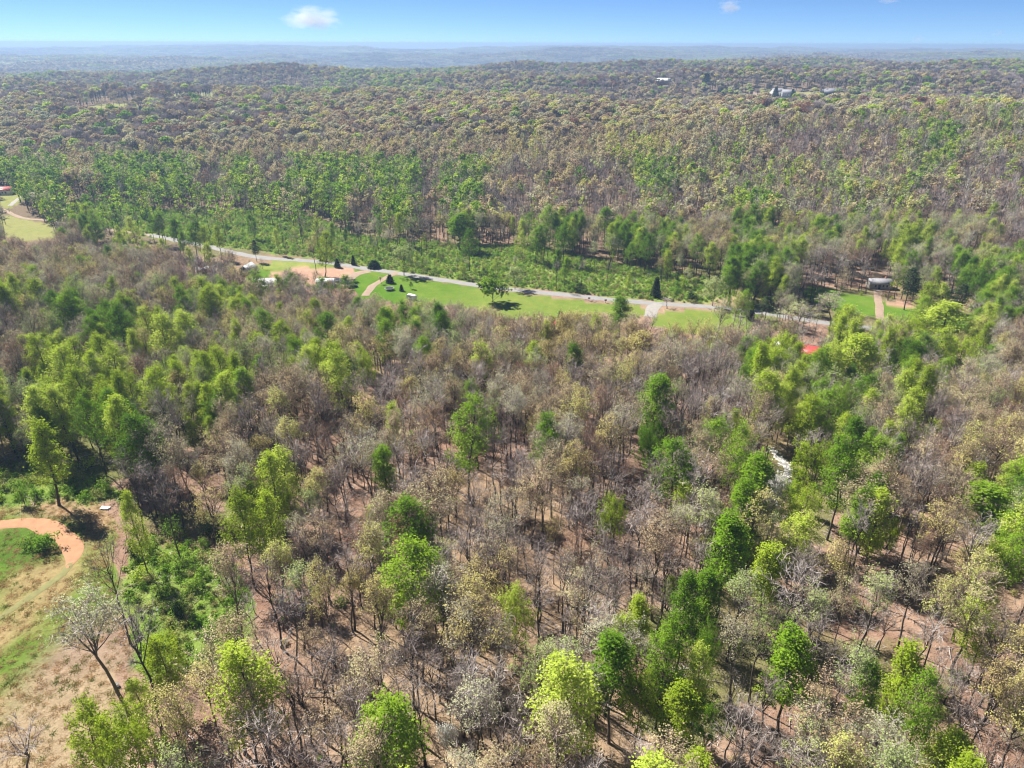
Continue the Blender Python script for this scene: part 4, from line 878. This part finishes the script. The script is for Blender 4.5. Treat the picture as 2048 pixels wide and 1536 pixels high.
# ------------------------------------------------------------------ brush, saplings, grass tufts
def scatter_in(polys, sp, keyw, smin, smax, keepfrac=1.0, maxd=700):
    out = []
    for pl in polys:
        pl = np.array(pl); lo, hi = pl.min(0), pl.max(0); lo = np.maximum(lo, [-330, 30]); hi = np.minimum(hi, [420, maxd])
        if (hi <= lo).any(): continue
        nx, ny = int((hi[0] - lo[0]) / sp) + 1, int((hi[1] - lo[1]) / sp) + 1
        X, Y = np.meshgrid(lo[0] + (np.arange(nx) + .5) * sp, lo[1] + (np.arange(ny) + .5) * sp); x = X.ravel() + rs.uniform(-.5, .5, X.size) * sp; y = Y.ravel() + rs.uniform(-.5, .5, X.size) * sp
        k = inside([tuple(q) for q in pl], x, y) & (rs.uniform(size=len(x)) < keepfrac); x, y = x[k], y[k]; k = ~near_track(x, y, .3); out.append(np.c_[x, y][k])
    P = np.concatenate(out); z = terr(P[:, 0], P[:, 1]); ks = list(keyw); u = rs.choice(len(ks), len(P), p=np.array([keyw[q] for q in ks]) / sum(keyw.values()))
    nse = fbm(P[:, 0] / 12, P[:, 1] / 12, 88, 2) > 0
    ii = []
    for a, b in zip(u, nse):
        kk = ks[a]
        L_ = LIBI[kk]; ii.append(L_[rs.randint(len(L_))][0])
    s = rs.uniform(smin, smax, len(P)); return np.c_[P, z - .05], ii, np.c_[s, s, s * rs.uniform(.8, 1.2, len(P))]
pts, ii, sc3 = scatter_in(PW['brush'], 1.9, {('brush', 0): 5, ('scrub', 0): 3, ("shrub_lime", 0): .6}, .5, 1.15)
stuff_object('brush', pts, ii, rs.uniform(0, 6.28, len(pts)), sc3, 'tangled green brush and brambles in the valley and clearing', 'undergrowth')
pts, ii, sc3 = scatter_in(PW['meadow'], .9, {('grass', 0): 3, ('strawgrass', 0): 5}, .4, 1.0, .6, 200)
stuff_object('meadow_grass', pts, ii, rs.uniform(0, 6.28, len(pts)), sc3, 'straw and green grass tufts of the rough meadow', 'grass')
# low growth on the forest floor
P = grid_pts(45, 330, 5.2); x, y = P[:, 0], P[:, 1]; z = terr(x, y); px, py, dp = proj(x, y, z); r, c = cell(px, py, 10); cl = VA[r, c]
pr = np.select([cl == 's', np.isin(cl, list('lgdpn')), cl == 'o', cl == '.'], [.8, .6, .10, .0], .22)
k = (rs.uniform(size=len(x)) < pr) & ~in_world(PW['meadow'] + PW['lawn'], x, y) & ~near_track(x, y, 1) & (fbm(x / 16, y / 16, 99, 2) > -.25)
x, y, z = x[k], y[k], z[k]; kk = [('brush', 0), ('scrub', 0), ('scrub', 0), ('shrub_lime', 0)]
stuff_object('forest_undergrowth', np.c_[x, y, z - .05], [LIBI[kk[rs.randint(4)]][0][0] for _ in x], rs.uniform(0, 6.28, len(x)), rs.uniform(.5, 1.5, (len(x), 1)) * np.ones((1, 3)), 'scattered shrubs and seedlings on the leaf covered forest floor', 'undergrowth')
P = grid_pts(45, 300, 3.6); x, y = P[:, 0], P[:, 1]; k = (rs.uniform(size=len(x)) < .5) & ~in_world(PW['meadow'] + PW['lawn'], x, y) & ~near_track(x, y, 1); x, y = x[k], y[k]
stuff_object('fallen_branches', np.c_[x, y, terr(x, y)], [LIBI[('debris', 0)][0][0]] * len(x), rs.uniform(0, 6.28, len(x)), rs.uniform(.5, 1.4, (len(x), 1)) * np.ones((1, 3)), 'fallen twigs and branches littering the forest floor', 'branches')
# single shrubs one can tell apart along the clearing and the road
SH = [(300, 1110, 34, 3.6, 0, 'dark green bush at the top of the brushy clearing'), (352, 1075, 46, 4.4, 4, 'large deep green bush behind the brushy clearing'), (420, 1075, 40, 4.2, 3, 'very dark bush left of the twin lime trees'),
      (270, 1120, 30, 4.2, 3, 'black green bush beside the slim lime column tree'), (150, 960, 36, 4, 1, 'yellow green bush behind the meadow at left'), (215, 985, 26, 3.2, 0, 'green bush by the white sheet at the meadow corner'),
      (110, 985, 24, 3.0, 4, 'low green bush behind the dirt loop'), (395, 1180, 34, 2.8, 0, 'fresh green bush right of the brushy clearing'), (345, 1350, 30, 3.0, 1, 'olive bush at the bottom of the brushy clearing'),
      (620, 505, 20, 4, 1, 'pale bush beside the road'), (870, 545, 18, 3.5, 0, 'green bush in the valley brush behind the lone tree'), (1350, 590, 28, 4.5, 4, 'leafy bush behind the road right of the dark cedar'), (1385, 600, 26, 4.0, 3, 'dark bush behind the road at right'),
      (1160, 586, 14, 2.6, 3, 'small dark bush at the road edge above the mailboxes'), (600, 440, 26, 6, 2, 'lime bush in the upper valley'), (296, 440, 18, 7, 0, 'round green bush tree in the upper valley brush')]
for a, b, ww, hh, var, lab in SH:
    x, y, z = hit(a, b); dp = float(proj(x, y, z)[2]); place_tree('shrub', var, x, y, hh, rad=ww / F_PX * dp / 2, label=lab, cat='shrub', name='shrub')

# ------------------------------------------------------------------ fallen trunks
logm = bark_mat('weathered_wood', (.36, .33, .29), (.58, .54, .49), 2.0)
for a, b, c, d, lab, t in [(655, 1082, 705, 1108, 'pale fallen trunk on the leaf litter left of centre', .16), (1915, 1045, 1965, 1062, 'pale fallen trunk at the right edge', .17), (812, 1140, 880, 1120, 'thin grey fallen trunk in the lower wood', .14), (880, 1180, 960, 1290, 'long thin fallen trunk near the lower centre', .15),
                           (845, 952, 905, 958, 'dark fallen limb in the open wood near the tall green tree', .16), (985, 950, 1010, 972, 'pale fallen trunk right of the tall green tree', .17), (612, 1392, 678, 1390, 'bleached fallen limb lying flat in the lower left wood', .16), (1880, 1085, 1940, 1075, 'grey fallen trunk in front of the thin green tree', .14)]:
    p = np.array(hit(a, b)); q = np.array(hit(c, d)); m = MB(); s = np.linspace(0, 1, 6)[:, None]; L = p + (q - p) * s; L[:, 2] = terr(L[:, 0], L[:, 1]) + .45 + .25 * np.sin(s[:, 0] * 3); L = L - p
    tube(m, L, np.linspace(t, t * .45, 6), 6); v = L[4]
    for k in range(3): tube(m, [L[2 + k], L[2 + k] + rs.normal(0, .9, 3) + [0, 0, .6]], [.06, .02], 4)
    o = m.build('fallen_trunk', [logm], loc=tuple(p)); o['label'] = lab; o['category'] = 'log'

# ------------------------------------------------------------------ buildings and small things
mt_white = plain('white_metal', (.78, .78, .76), .45, .03, 1); mt_grey = plain('grey_metal', (.42, .43, .44), .5, .05, 1); mt_dark = plain('dark_boards', (.03, .032, .036), .7, .06, 3)
mt_red = plain('red_metal', (.46, .075, .07), .45, .05, 1); mt_wood = plain('brown_boards', (.20, .13, .09), .8, .08, 3); mt_glass = plain('dark_glass', (.03, .04, .05), .15, .02, 1)
mt_stone = plain('pale_stone', (.42, .39, .35), .9, .15, 2); mt_shing = plain('grey_shingles', (.24, .24, .26), .85, .08, 2); mt_black = plain('black_fabric', (.02, .022, .03), .6, .02, 1); mt_tan = plain('tan_roof', (.62, .55, .42), .7, .05, 1); mt_brick = plain('brick', (.34, .15, .10), .9, .1, 3)
def root(name, x, y, rz, label, cat, group=None):
    e = bpy.data.objects.new(name, None); COL.objects.link(e); e.location = (x, y, float(terr(x, y))); e.rotation_euler = (0, 0, rz); e['label'] = label; e['category'] = cat
    if group: e['group'] = group
    return e
def house(name, px, py, L, W, h, rh, rz, wall, roof, label, cat='house', wins=3, door=True, chimney=False, porch=False):
    x, y, z = hit(px, py); e = root(name, x, y, rz, label, cat); g = MB(); b = -1.2
    v = [[-L/2, -W/2, b], [L/2, -W/2, b], [L/2, W/2, b], [-L/2, W/2, b], [-L/2, -W/2, h], [L/2, -W/2, h], [L/2, W/2, h], [-L/2, W/2, h], [-L/2, 0, h + rh], [L/2, 0, h + rh]]
    g.add(v, [[0, 1, 5, 4], [2, 3, 7, 6]]); g.add(v, [[1, 2, 6, 9, 5], [3, 0, 4, 8, 7]]); g.build('wall', wall, e)
    r = MB(); o_ = .45; sl = rh / (W / 2); t = .14
    for s in (-1, 1):
        e0 = [s * (W / 2 + o_), h - sl * o_ + .06]; e1 = [0, h + rh + .06]
        A_ = [[-L/2 - o_, e0[0], e0[1]], [L/2 + o_, e0[0], e0[1]], [L/2 + o_, e1[0], e1[1]], [-L/2 - o_, e1[0], e1[1]]]; B_ = [[p[0], p[1], p[2] + t] for p in A_]
        r.add(A_ + B_, [[0, 1, 2, 3], [4, 7, 6, 5], [0, 4, 5, 1], [1, 5, 6, 2], [3, 2, 6, 7], [0, 3, 7, 4]])
    ro = r.build('roof', roof, e)
    rib = MB(); n = max(2, int(L / .9))
    for s in (-1, 1):
        for i in range(n + 1):
            xx = -L / 2 - .3 + (L + .6) * i / n; p0 = [xx, s * (W / 2 + o_), h - sl * o_ + .06 + t]; p1 = [xx, 0.02 * s, h + rh + .06 + t]; tube(rib, [p0, p1], [.035, .035], 3)
    rib.build('roof_seams', roof, ro)
    if chimney: c = MB(); c.box((L * .25, W * .12, h + rh), (.7, .7, 1.6)); c.build('chimney', mt_brick, ro)
    for i in range(wins):
        xx = -L / 2 + L * (i + 1) / (wins + 1) + (.9 if door and i == wins // 2 else 0)
        for s in (-1, 1):
            f = MB()
            for (cx_, cz_, sx_, sz_) in ((0, .6, 1.1, .1), (0, -.6, 1.1, .1), (-.5, 0, .1, 1.1), (.5, 0, .1, 1.1)): f.box((cx_, 0, cz_), (sx_, .1, sz_))
            fo = f.build('window', mt_white, e, (xx, s * (W / 2 + .04), h * .55)); q = MB(); q.box((0, 0, 0), (.9, .04, 1.1)); q.build('pane', mt_glass, fo)
    if door:
        d = MB(); d.box((0, 0, 1.0), (1.0, .1, 2.0)); do = d.build('door', mt_dark if wall != mt_dark else mt_grey, e, (-L * .08, -W / 2 - .06, 0)); k = MB(); k.box((.38, -.08, 1.0), (.06, .06, .06)); k.build('handle', mt_grey, do)
    if porch:
        p = MB(); p.box((0, -W / 2 - 1.3, h - .3), (L * .6, 2.4, .12)); p.build('porch_roof', roof, e)
        for s in (-1, 0, 1): q = MB(); q.box((0, 0, (h - .4) / 2), (.15, .15, h - .4)); q.build('post', mt_white, e, (s * L * .28, -W / 2 - 2.3, 0))
    return e
def site_dep(px, py): x, y, z = hit(px, py); return float(proj(x, y, z)[2])
def barn():
    x, y, z = hit(497, 546); e = house('shed', 497, 546, 7, 5, 2.6, 1.7, R(78), mt_dark, mt_grey, 'black walled shed with pale metal roof beside the lawn', 'shed', wins=0, door=False)
    d = MB(); d.box((0, 0, 1.1), (.1, 1.6, 2.2)); d.build('doorway', mt_grey, e, (-3.55, 0, 0))
barn()
house('shed', 413, 546, 8, 4.5, 2.2, 1.0, R(20), mt_wood, mt_grey, 'low grey roofed shed among bare trees left of the black shed', 'shed', wins=1)
house('house', 533, 574, 17, 8, 2.6, 1.4, R(2), mt_white, mt_white, 'long white roofed house half hidden by bare trees', 'house', wins=4, porch=True)
house('shed', 652, 571, 7.5, 4, 2.3, 1.0, R(0), mt_white, mt_white, 'small white roofed shed right of the long white house', 'shed', wins=1)
house('shed', 1104, 664, 3.5, 3, 2.6, 1.5, R(50), mt_wood, mt_red, 'tiny red roofed shed hidden in the middle woods', 'shed', wins=0)
house('house', 1622, 715, 9.5, 6.5, 2.6, 1.7, R(-28), mt_wood, mt_red, 'red roofed cabin in the woods at right', 'house', wins=2, porch=False)
house('shed', 1549, 697, 6, 3, 2.0, .7, R(-12), mt_white, mt_white, 'low white roofed shed left of the red roofed cabin', 'shed', wins=0)
house('house', 1757, 575, 10, 5.5, 2.8, 1.3, R(-6), mt_stone, mt_shing, 'pale stone cottage among trees behind the green field', 'house', wins=3, chimney=True)
house('shed', 1882, 592, 7, 4.5, 2.4, 1.2, R(-15), mt_wood, mt_dark, 'dark open shed in the trees right of the field', 'shed', wins=0)
house('house', 8, 388, 12, 8, 3.0, 2.0, R(12), mt_white, mt_red, 'white house with red roof at the left edge', 'house', wins=3)
house('barn', 265, 190, 36, 22, 5, 4, R(8), mt_wood, mt_tan, 'large pale roofed barn above the far pasture', 'barn', wins=2)
house('barn', 202, 186, 34, 10, 3, 2, R(0), mt_white, mt_white, 'long low white barn left of the large pale roofed one', 'barn', wins=3)
house('house', 1553, 190, 18, 12, 5, 5, R(20), mt_white, mt_shing, 'far white farmhouse with steep grey gables', 'house', wins=4, chimney=True)
house('house', 1576, 191, 19, 12, 4.5, 4, R(-12), mt_white, mt_shing, 'white wing building right of the far farmhouse', 'garage', wins=3)
house('house', 1656, 190, 20, 13, 4, 5, R(0), mt_dark, mt_shing, 'dark grey house alone on the far lawn', 'house', wins=4)
house('house', 1325, 168, 26, 16, 5, 4, R(0), mt_wood, mt_white, 'far white roofed house among woods right of centre', 'house', wins=3)
house('house', 1692, 227, 22, 12, 3, 3, R(-5), mt_wood, mt_tan, 'tan roofed house sunk in the far right woods', 'house', wins=2)
house('house', 1868, 160, 30, 15, 4, 4, R(0), mt_white, mt_shing, 'far pale house in the upper right woods', 'house', wins=3)
house('house', 1893, 158, 24, 12, 4, 3, R(5), mt_tan, mt_grey, 'smaller far house right of the pale one in the upper right woods', 'house', wins=2)
house('house', 632, 184, 22, 13, 3.5, 3, R(0), mt_wood, mt_shing, 'dark low house at the far field edge left of centre', 'house', wins=2)
house('house', 325, 184, 18, 11, 3.5, 3, R(0), mt_wood, mt_grey, 'small grey house left of the far strip of field', 'house', wins=2)
# trampoline
x, y, z = hit(779, 580); e = root('trampoline', x, y, 0, 'round black trampoline on the green lawn', 'trampoline'); m = MB(); a = np.linspace(0, 2 * math.pi, 25)[:-1]
m.add(np.r_[[[0, 0, .92]], np.c_[1.85 * np.cos(a), 1.85 * np.sin(a), np.full(24, .95)]], [[0, i + 1, (i + 1) % 24 + 1] for i in range(24)]); m.build('mat', mt_black, e)
m = MB(); tube(m, np.c_[2.05 * np.cos(np.r_[a, 0]), 2.05 * np.sin(np.r_[a, 0]), np.full(25, .93)], np.full(25, .09), 6); m.build('rim', mt_grey, e)
for k in range(6): m = MB(); aa = k * math.pi / 3; tube(m, [[2 * math.cos(aa), 2 * math.sin(aa), .9], [2.1 * math.cos(aa), 2.1 * math.sin(aa), 0]], [.04, .04], 5); m.build('leg', mt_grey, e)
# cars
def car(px, py, rz, paint, label, name='parked_car', L=4.6, W=1.85, H=1.5):
    x, y, z = hit(px, py); e = root(name, x, y, rz, label, 'car' if name != 'camper_trailer' else 'camper')
    m = MB(); prof = [(-.5, .32), (-.5, .78), (-.44, .98), (-.36, 1.02), (-.24, H), (.12, H), (.28, 1.02), (.46, .92), (.5, .72), (.5, .32)] if name != 'camper_trailer' else [(-.5, .5), (-.5, H - .25), (-.44, H), (.44, H), (.5, H - .4), (.46, .5)]
    n = len(prof); A_ = []
    for s in (-1, 1): A_ += [[p[0] * L, s * (W / 2 - (.16 if p[1] > 1.1 else 0)), p[1]] for p in prof]
    m.add(A_, [[i, (i + 1) % n, n + (i + 1) % n, n + i] for i in range(n)]); m.add(A_, [list(range(n))[::-1], list(range(n, 2 * n))]); m.build('body', paint, e)
    g = MB()
    for s in (-1, 1): g.box((-.05 * L, s * (W / 2 - .1), 1.24 if name != 'camper_trailer' else H * .65), (.32 * L, .1, .3))
    g.build('side_glass', mt_glass, e)
    for sx_ in ((-.31, .32) if name != 'camper_trailer' else (-.05, .08)):
        for s in (-1, 1):
            t = MB(); tube(t, [[0, -.11, 0], [0, .11, 0]], [.34, .34], 14); t.box((0, 0, 0), (.3, .2, .3)); t.build('wheel', mt_dark, e, (sx_ * L, s * (W / 2 - .08), .34))
    if name != 'camper_trailer':
        for s in (-1, 1): hb = MB(); hb.box((0, 0, 0), (.08, .34, .14)); hb.build('headlight', mt_white, e, (.505 * L, s * .62, .72))
car(690, 567, R(-20), mt_grey, 'grey car parked by the dirt driveway'); car(676, 563, R(8), mt_white, 'white car parked left of the grey one by the dirt driveway')
car(824, 600, R(-35), mt_white, 'white camper trailer half hidden at the foot of the lawn', 'camper_trailer', 4.6, 2.1, 2.4)
car(705, 575, R(30), mt_dark, 'dark car parked below the grey one beside the farm track')
# mailboxes
for a, b, lab in ((1178, 602, 'black mailbox on a post at the road edge, left of two'), (1211, 606, 'black mailbox on a post at the road edge, right of two')):
    x, y, z = hit(a, b); e = root('mailbox', x, y, R(8), lab, 'mailbox'); m = MB(); m.box((0, 0, .55), (.12, .12, 1.1)); m.build('post', mt_wood, e)
    m = MB(); aa = np.linspace(0, math.pi, 7); pr = [(-.28, 0), (.28, 0)] + [(.28 * math.cos(t), .25 + .25 * math.sin(t)) for t in aa]; n = len(pr)
    m.add([[-.45, p[0], 1.1 + p[1]] for p in pr] + [[.45, p[0], 1.1 + p[1]] for p in pr], [[i, (i + 1) % n, n + (i + 1) % n, n + i] for i in range(n)]); m.add([[-.45, p[0], 1.1 + p[1]] for p in pr] + [[.45, p[0], 1.1 + p[1]] for p in pr], [list(range(n))[::-1], list(range(n, 2 * n))]); m.build('box', mt_black, e)
# white sheets lying in the grass, deer stand seat, utility pole
for a, b, lx_, ly_, rz, lab in ((325, 1218, 2.0, .8, .35, 'white panel lying in the brushy clearing'), (211, 1017, 1.9, 1.0, -.1, 'white panel lying at the back corner of the meadow'), (484, 740, 2.6, 1.6, 0, 'white panel lying among trees in the left woods')):
    x, y, z = hit(a, b); m = MB(); nx = 6
    V = [[-lx_/2 + lx_*i/nx, s*ly_/2, .22 + .05*math.sin(i*1.9 + s)] for i in range(nx+1) for s in (-1, 1)]; V += [[p[0], p[1], p[2]-.05] for p in V]; k = 2*(nx+1)
    m.add(V, [[2*i, 2*i+2, 2*i+3, 2*i+1] for i in range(nx)] + [[k+2*i, k+2*i+1, k+2*i+3, k+2*i+2] for i in range(nx)] + [[0, 1, k+1, k], [2*nx, k+2*nx, k+2*nx+1, 2*nx+1]] + [[2*i, k+2*i, k+2*i+2, 2*i+2] for i in range(nx)] + [[2*i+1, 2*i+3, k+2*i+3, k+2*i+1] for i in range(nx)])
    o = m.build('white_panel', mt_white, None, (x, y, z), rz); o['label'] = lab; o['category'] = 'panel'
x, y, z = hit(236, 1372); e = root('bucket', x, y, 0, 'small white bucket standing beside the tall trunks at the meadow edge', 'bucket'); m = MB(); tube(m, [[0, 0, 0], [0, 0, .5]], [.2, .26], 12); m.build('pail', mt_white, e); m = MB(); aa = np.linspace(0, math.pi, 7); tube(m, np.c_[.26 * np.cos(aa), 0 * aa, .5 + .22 * np.sin(aa)], np.full(7, .015), 4); m.build('handle', mt_grey, e)
x, y, z = hit(12, 450); e = root('utility_pole', x, y, R(20), 'wooden utility pole standing in the field at the left edge', 'pole'); m = MB(); tube(m, [[0, 0, -.5], [0, 0, 10]], [.16, .11], 8); m.build('pole', mt_wood, e); m = MB(); m.box((0, .16, 9.2), (2.4, .12, .14)); m.build('crossarm', mt_wood, e)
# pale rocks in the creek
TR = smooth_line([hit(a, b)[:2] for a, b in [(1545, 900), (1562, 920), (1575, 940), (1556, 965), (1540, 990), (1545, 1010)]], .5); m = MB()
for k in range(150):
    p = TR[rs.randint(len(TR))] + rs.normal(0, 1.0, 2); s = rs.uniform(.2, .6); q = np.array([[0, 0, 1], [1, 0, 0], [.3, .9, 0], [-.8, .6, 0], [-.8, -.6, 0], [.3, -.95, 0]]) * s * rs.uniform(.6, 1.1, (6, 1)) * [1, 1, .6]; ca = rs.uniform(0, 6)
    q = np.c_[q[:, 0] * math.cos(ca) - q[:, 1] * math.sin(ca), q[:, 0] * math.sin(ca) + q[:, 1] * math.cos(ca), q[:, 2]] + [p[0], p[1], float(terr(p[0], p[1])) + .05]
    m.add(q, [[0, 1, 2], [0, 2, 3], [0, 3, 4], [0, 4, 5], [0, 5, 1]])
o = m.build('creek_rocks', plain('white_rock', (.62, .60, .56), .8, .08, 2)); o['kind'] = 'stuff'; o['label'] = 'pale rocks lining the small creek'; o['category'] = 'rocks'

# ------------------------------------------------------------------ clouds far off, outside the haze
def cloud(px, py, wpx, hpx, dist_, dens, label, seed_):
    a = (px - 1024) / F_PX; b = (768 - py) / F_PX; d = np.array([a, math.cos(PITCH) + b * math.sin(PITCH), -math.sin(PITCH) + b * math.cos(PITCH)]); k = dist_ / d[1]; P_ = d * k + [0, 0, CAMZ]
    W_ = wpx / F_PX * k / 2; H_ = hpx / F_PX * k / 2; rg = np.random.RandomState(seed_)
    bm = __import__('bmesh').new(); __import__('bmesh').ops.create_icosphere(bm, subdivisions=3, radius=1.0); me = bpy.data.meshes.new('cloud'); bm.to_mesh(me); bm.free()
    o = bpy.data.objects.new('cloud', me); COL.objects.link(o); o.location = P_; o.scale = (W_, W_ * .6, H_); o['label'] = label; o['category'] = 'cloud'
    m, nt, N, L = new_mat('cloud_vapour'); tc = N.new('ShaderNodeTexCoord')
    ln = N.new('ShaderNodeVectorMath'); ln.operation = 'LENGTH'; L.new(tc.outputs['Object'], ln.inputs[0])
    nz = N.new('ShaderNodeTexNoise'); nz.noise_dimensions = '4D'; nz.inputs['W'].default_value = seed_ * 3.7; nz.inputs['Scale'].default_value = 1.6; nz.inputs['Detail'].default_value = 5; nz.inputs['Roughness'].default_value = .6; L.new(tc.outputs['Object'], nz.inputs['Vector'])
    f = math_node(N, L, 'SUBTRACT', .95, ln.outputs['Value']); f = math_node(N, L, 'MULTIPLY_ADD', nz.outputs['Fac'], 2.6, math_node(N, L, 'ADD', f, -1.55)); f = math_node(N, L, 'MAXIMUM', f, 0.0)
    edge = math_node(N, L, 'MAXIMUM', math_node(N, L, 'SUBTRACT', 1.0, ln.outputs['Value']), 0.0); f = math_node(N, L, 'MULTIPLY', f, math_node(N, L, 'MINIMUM', math_node(N, L, 'MULTIPLY', edge, 3.0), 1.0))
    f = math_node(N, L, 'MULTIPLY', f, dens)
    v = N.new('ShaderNodeVolumePrincipled'); v.inputs['Color'].default_value = (1, 1, 1, 1); v.inputs['Anisotropy'].default_value = 0.45; L.new(f, v.inputs['Density'])
    ou = N.new('ShaderNodeOutputMaterial'); L.new(v.outputs[0], ou.inputs['Volume']); me.materials.append(m)
    return o
cloud(622, 38, 150, 62, 14000, .006, 'small soft white cloud low in the sky, largest of all', 1)
cloud(1456, 12, 66, 34, 14000, .006, 'small white cloud cut by the top edge right of centre', 2)
cloud(1995, 64, 34, 18, 14000, .003, 'tiny faint cloud at the right above the horizon', 3)
cloud(1835, 76, 44, 26, 14000, .002, 'barely visible wisp above the horizon at right', 4)
cloud(1775, 0, 60, 14, 14000, .004, 'faint cloud shred at the top right edge', 5)
# ------------------------------------------------------------------ haze
zt = max(CAMZ, float(GZ.max())) + 4; zb = float(GZ.min()) - 1.5
m = MB(); m.box((0, 0, 0), (90000, 90000, zt - zb)); hm, nt, N, L = new_mat('haze_air'); v = N.new('ShaderNodeVolumePrincipled')
v.inputs['Density'].default_value = HAZE = .00018; v.inputs['Color'].default_value = (.40, .58, .84, 1); v.inputs['Anisotropy'].default_value = .2
ou = N.new('ShaderNodeOutputMaterial'); L.new(v.outputs[0], ou.inputs['Volume']); o = m.build('haze', hm, None, (0, 0, (zt + zb) / 2)); o['kind'] = 'stuff'; o['label'] = 'thin blue haze in the air over the hills'; o['category'] = 'haze'
print('TERR', GZ.min(), GZ.max(), 'objs', len(bpy.data.objects), 'near', len(near), 'C', len(Cc), 'D', len(D))
